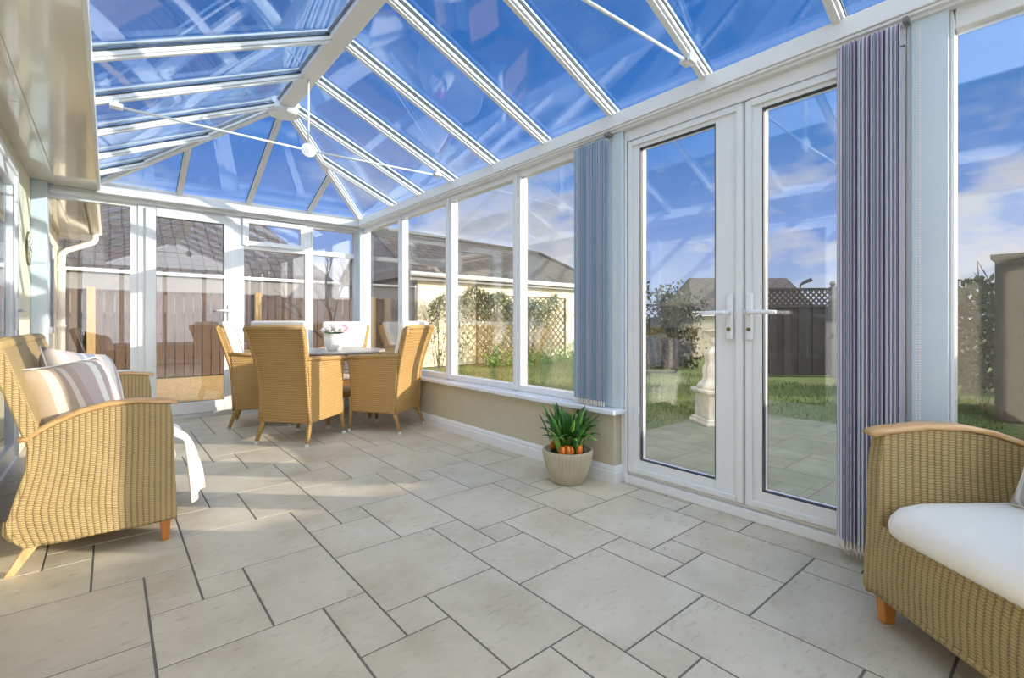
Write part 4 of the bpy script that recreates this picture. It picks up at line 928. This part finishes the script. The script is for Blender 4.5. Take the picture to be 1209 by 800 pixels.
# ------------------------------------------------------------------ FAR GARAGE ROOF, FENCE
g = empty('outbuilding', (0, 0, ZG), 0, 'neighbouring building with a steep brown pantile roof behind the brown fence', 'building')
mb = MB(); mb.box(-5, 3.9, 11.8, 17, 0, 1.88); mb.build('wall', 'gutterg', g)
mb = MB(); mb.face([(-5.4, 11.6, 1.95), (4.22, 11.6, 1.95), (2.96, 14.1, 3.77), (2.4, 14.6, 3.95), (-5.4, 14.6, 3.95)]); mb.face([(4.22, 11.6, 1.95), (4.4, 17.6, 1.95), (2.4, 14.6, 3.95), (2.96, 14.1, 3.77)]); mb.face([(-5.4, 17.6, 1.95), (-5.4, 14.6, 3.95), (2.4, 14.6, 3.95), (4.4, 17.6, 1.95)]); mb.build('roof', 'pantile', g, solid=.03)
mb = MB(); mb.box(-5.4, 4.28, 11.62, 11.67, 1.62, 1.92); mb.build('fascia', 'gutterg', g)
mb = MB(); mb.tube([(-5.4, 11.56, 1.975), (4.3, 11.56, 1.96)], .035, 10); mb.build('gutter', 'fascia', g, smooth=True)
fb = empty('board_fence', (0, 0, ZG), 0, 'brown vertical board fence outside the far door', 'fence')
mb = MB(); x = -1.6; k_ = 0
while x < 4.95:
    mb.box(x, x+.125, 10.60+(k_ % 2)*.010, 10.62+(k_ % 2)*.010, .03, 1.57+.004*math.sin(k_*2.3)); x += .140; k_ += 1
mb.build('board_panel', 'fence', fb)
mb = MB(); mb.box(-1.6, 4.95, 10.632, 10.68, .30, .38); mb.box(-1.6, 4.95, 10.632, 10.68, 1.1, 1.18); mb.build('rail', 'fence', fb)
for x in (-.29, 2.2, 4.6):
    mb = MB(); mb.box(x, x+.11, 10.48, 10.595, 0, 1.60); mb.build('post', 'timber', fb, bevel=.01)

lh = empty('low_hedge', (0, 0, ZG), 0, 'low dark hedge below the distant brown roof, left of the statue', 'hedge')
mb = MB(); foliage(mb, rnd, lambda r: (9.3+r.uniform(0, 1.3), 7.4-r.uniform(0, 1.7)+r.uniform(-.2, .2), r.uniform(0, 1.12)), 3800, .10); mb.build('foliage', 'darkleaf', lh)
# ------------------------------------------------------------------ LATTICE-TOPPED FENCE beyond the patio
def at(px, z):
    u = (px-604.5)/565.5; c_, s_ = math.cos(.699), math.sin(.699); return Vector((c_*u*z+s_*z, -s_*u*z+c_*z, 0))
A = Vector((9.08, 4.12, 0)); B = Vector((12.13, 1.56, 0)); d = (B-A); ln = d.length; ang2 = math.atan2(d.y, d.x)
lf_ = empty('lattice_fence', (A.x, A.y, ZG), ang2, 'dark boarded fence with a lattice top beyond the patio', 'fence')
mb = MB(); x = 0; k_ = 0
while x < ln: mb.box(x, x+.13, (k_ % 2)*.012, .02+(k_ % 2)*.012, .03, 1.30); x += .135; k_ += 1
mb.build('board_panel', 'darkfence', lf_)
mb = MB(); lattice(mb, 'x', .02, 0, ln, 1.33, 1.62, .105, .028); mb.build('lattice', 'darkfence', lf_)
mb = MB(); mb.box(0, ln, -.01, .05, 1.62, 1.66); mb.box(0, ln, -.01, .05, 1.29, 1.335); mb.build('rail', 'darkfence', lf_)
for x in (0.02, 1.73, 3.4):
    mb = MB(); mb.box(x-.05, x+.05, -.05, .05, 0, 1.68); po = mb.build('post', 'gutterg', lf_, bevel=.008)
    mb = MB(); mb.blob((x, 0, 1.745), .055, 10); mb.lathe([(0, 1.68), (.05, 1.68), (.03, 1.70), (0, 1.70)], (x, 0, 0), 12); mb.build('ball_finial', 'gutterg', po, smooth=True)
# street lamp
sl_ = empty('street_lamp', (16.6, 5.68, ZG), ang2, 'dark street lamp rising above the lattice fence', 'street lamp')
mb = MB(); mb.tube([(0, 0, 0), (0, 0, 2.2)], [.05, .03], 8); mb.build('pole', 'black', sl_)
mb = MB(); mb.tube([(0, 0, 2.2), (.12, 0, 2.28), (.34, 0, 2.36)], [.03, .05, .06], 8); mb.build('lamp_head', 'black', sl_)

# hedge and dark shed in the right window
hd = empty('garden_hedge', (0, 0, ZG), 0, 'dark overgrown hedge seen through the right-hand window', 'hedge')
P0, P1 = Vector((9.2, 2.0, 0)), Vector((10.0, .45, 0))
def fh(r):
    k = r.uniform(-.1, 1.1); q = P0+(P1-P0)*k; return (q.x+r.gauss(0, .25), q.y+r.gauss(0, .15), r.uniform(0, 1.52+.12*math.sin(k*12))+abs(r.gauss(0, .05)))
mb = MB(); foliage(mb, rnd, fh, 7000, .10); mb.build('foliage', 'darkleaf', hd)
mb = MB()
for i in range(14):
    q = P0+(P1-P0)*rnd.random(); mb.tube([(q.x, q.y, 0), (q.x+rnd.uniform(-.1, .1), q.y, 1.2), (q.x+rnd.uniform(-.3, .3), q.y+rnd.uniform(-.3, .3), 1.75+rnd.uniform(0, .25))], [.03, .015, .004], 5)
mb.build('branch', 'bark', hd)
sh = empty('garden_shed', (0, 0, ZG), 0, 'dark shed with a flat top at the right edge beyond the window', 'shed')
mb = MB(); mb.box(7.02, 8.6, -1.2, .58, 0, 1.66); mb.build('wall', 'brick', sh)
mb = MB(); mb.box(6.98, 8.65, -1.25, .61, 1.66, 1.71); mb.build('roof', 'black', sh)

# boundary fence toward the sun (shades the patio)
sf = empty('boundary_fence', (0, 0, ZG), 0, 'tall plain board fence along the sunny side of the patio', 'fence')
mb = MB(); x = 2.6
while x < 9.2: mb.box(x, x+.145, -1.84, -1.82, .02, 1.66); x += .15
mb.build('board_panel', 'fence', sf)
for x in (2.7, 4.6, 6.5, 8.4):
    mb = MB(); mb.box(x, x+.09, -1.94, -1.845, 0, 1.69); mb.build('post', 'timber', sf)

# second house behind and trees
h2 = empty('far_house', (0, 0, ZG), 0, 'distant house with a brown roof seen through the left French door', 'house')
c0 = Vector((12.9, 7.2, 0)); d_ = Vector((.643, -.765, 0)); Mx = Matrix.Translation(c0) @ Matrix.Rotation(math.atan2(-.643, .765), 4, 'Z')
mb = MB(); mb.box(0, 3.4, 0, 3, 0, 1.32, M=Mx); mb.build('wall', 'wallcream', h2)
mb = MB(); P = [Mx @ Vector(v) for v in ((-.1, -.15, 1.30), (3.6, -.15, 1.30), (3.6, 1.6, 2.45), (.45, 1.6, 2.45), (3.6, 3.3, 1.3), (-.1, 3.3, 1.3))]
mb.face([P[0], P[1], P[2], P[3]]); mb.face([P[3], P[2], P[4], P[5]]); mb.face([P[0], P[3], P[5]]); mb.build('roof', 'pantile', h2)
mb = MB(); mb.box(-.1, 3.6, -.19, -.14, 1.20, 1.34, M=Mx); mb.build('fascia', 'fascia', h2)
def tree(loc, h, label, r_=7, leaves=0, lm='darkleaf', spread=.5, th=.06):
    t_ = empty('garden_tree', loc, 0, label, 'tree'); rn = random.Random(r_); mb = MB(); tips = []
    def br(p, d, l, r, dep):
        q = p+d*l; mid = p+d*l*.5+Vector((rn.uniform(-1, 1), rn.uniform(-1, 1), 0))*l*.06
        mb.tube([p, mid, q], [r, r*.8, r*.6], 5); tips.append(q)
        if dep == 0: return
        for i in range(3 if dep > 1 else 4):
            nd = (d+Vector((rn.uniform(-1, 1), rn.uniform(-1, 1), rn.uniform(-.3, .6)))*spread*1.3).normalized(); br(q if i else mid, nd, l*rn.uniform(.6, .8), r*.55, dep-1)
    br(Vector((0, 0, 0)), Vector((0, 0, 1)), h*.36, th, 4)
    mb.build('trunk', 'bark', t_)
    if leaves:
        mb = MB(); foliage(mb, rn, lambda r: tuple(r.choice(tips)+Vector((r.gauss(0, .15), r.gauss(0, .15), r.gauss(0, .12)))), leaves, .11); mb.build('foliage', lm, t_)
    return t_
tree((11.7, 7.3, ZG), 2.1, 'bare winter tree left of the distant brown roof', 3, 900, 'darkleaf', .75, .05)
tree((3.4, 9.6, ZG), 2.6, 'bare branching tree in front of the brown fence at the far corner', 9, 0, 'darkleaf', .6, .06)
tree((12.6, 2.9, ZG), 1.9, 'small yellow-green tree behind the lattice fence', 15, 900, 'leaf2', .5, .04)
# small lattice at left of the distant house
tl = empty('garden_trellis', (8.3, 5.55, ZG), -.87, 'small dark trellis panel beside the lawn left of the statue', 'trellis')
mb = MB(); lattice(mb, 'x', 0, -.5, .5, .95, 1.35, .13, .02); rect(mb, 'x', -.02, .02, -.5, .5, .0, 1.38, .04); mb.build('lattice', 'darkfence', tl)
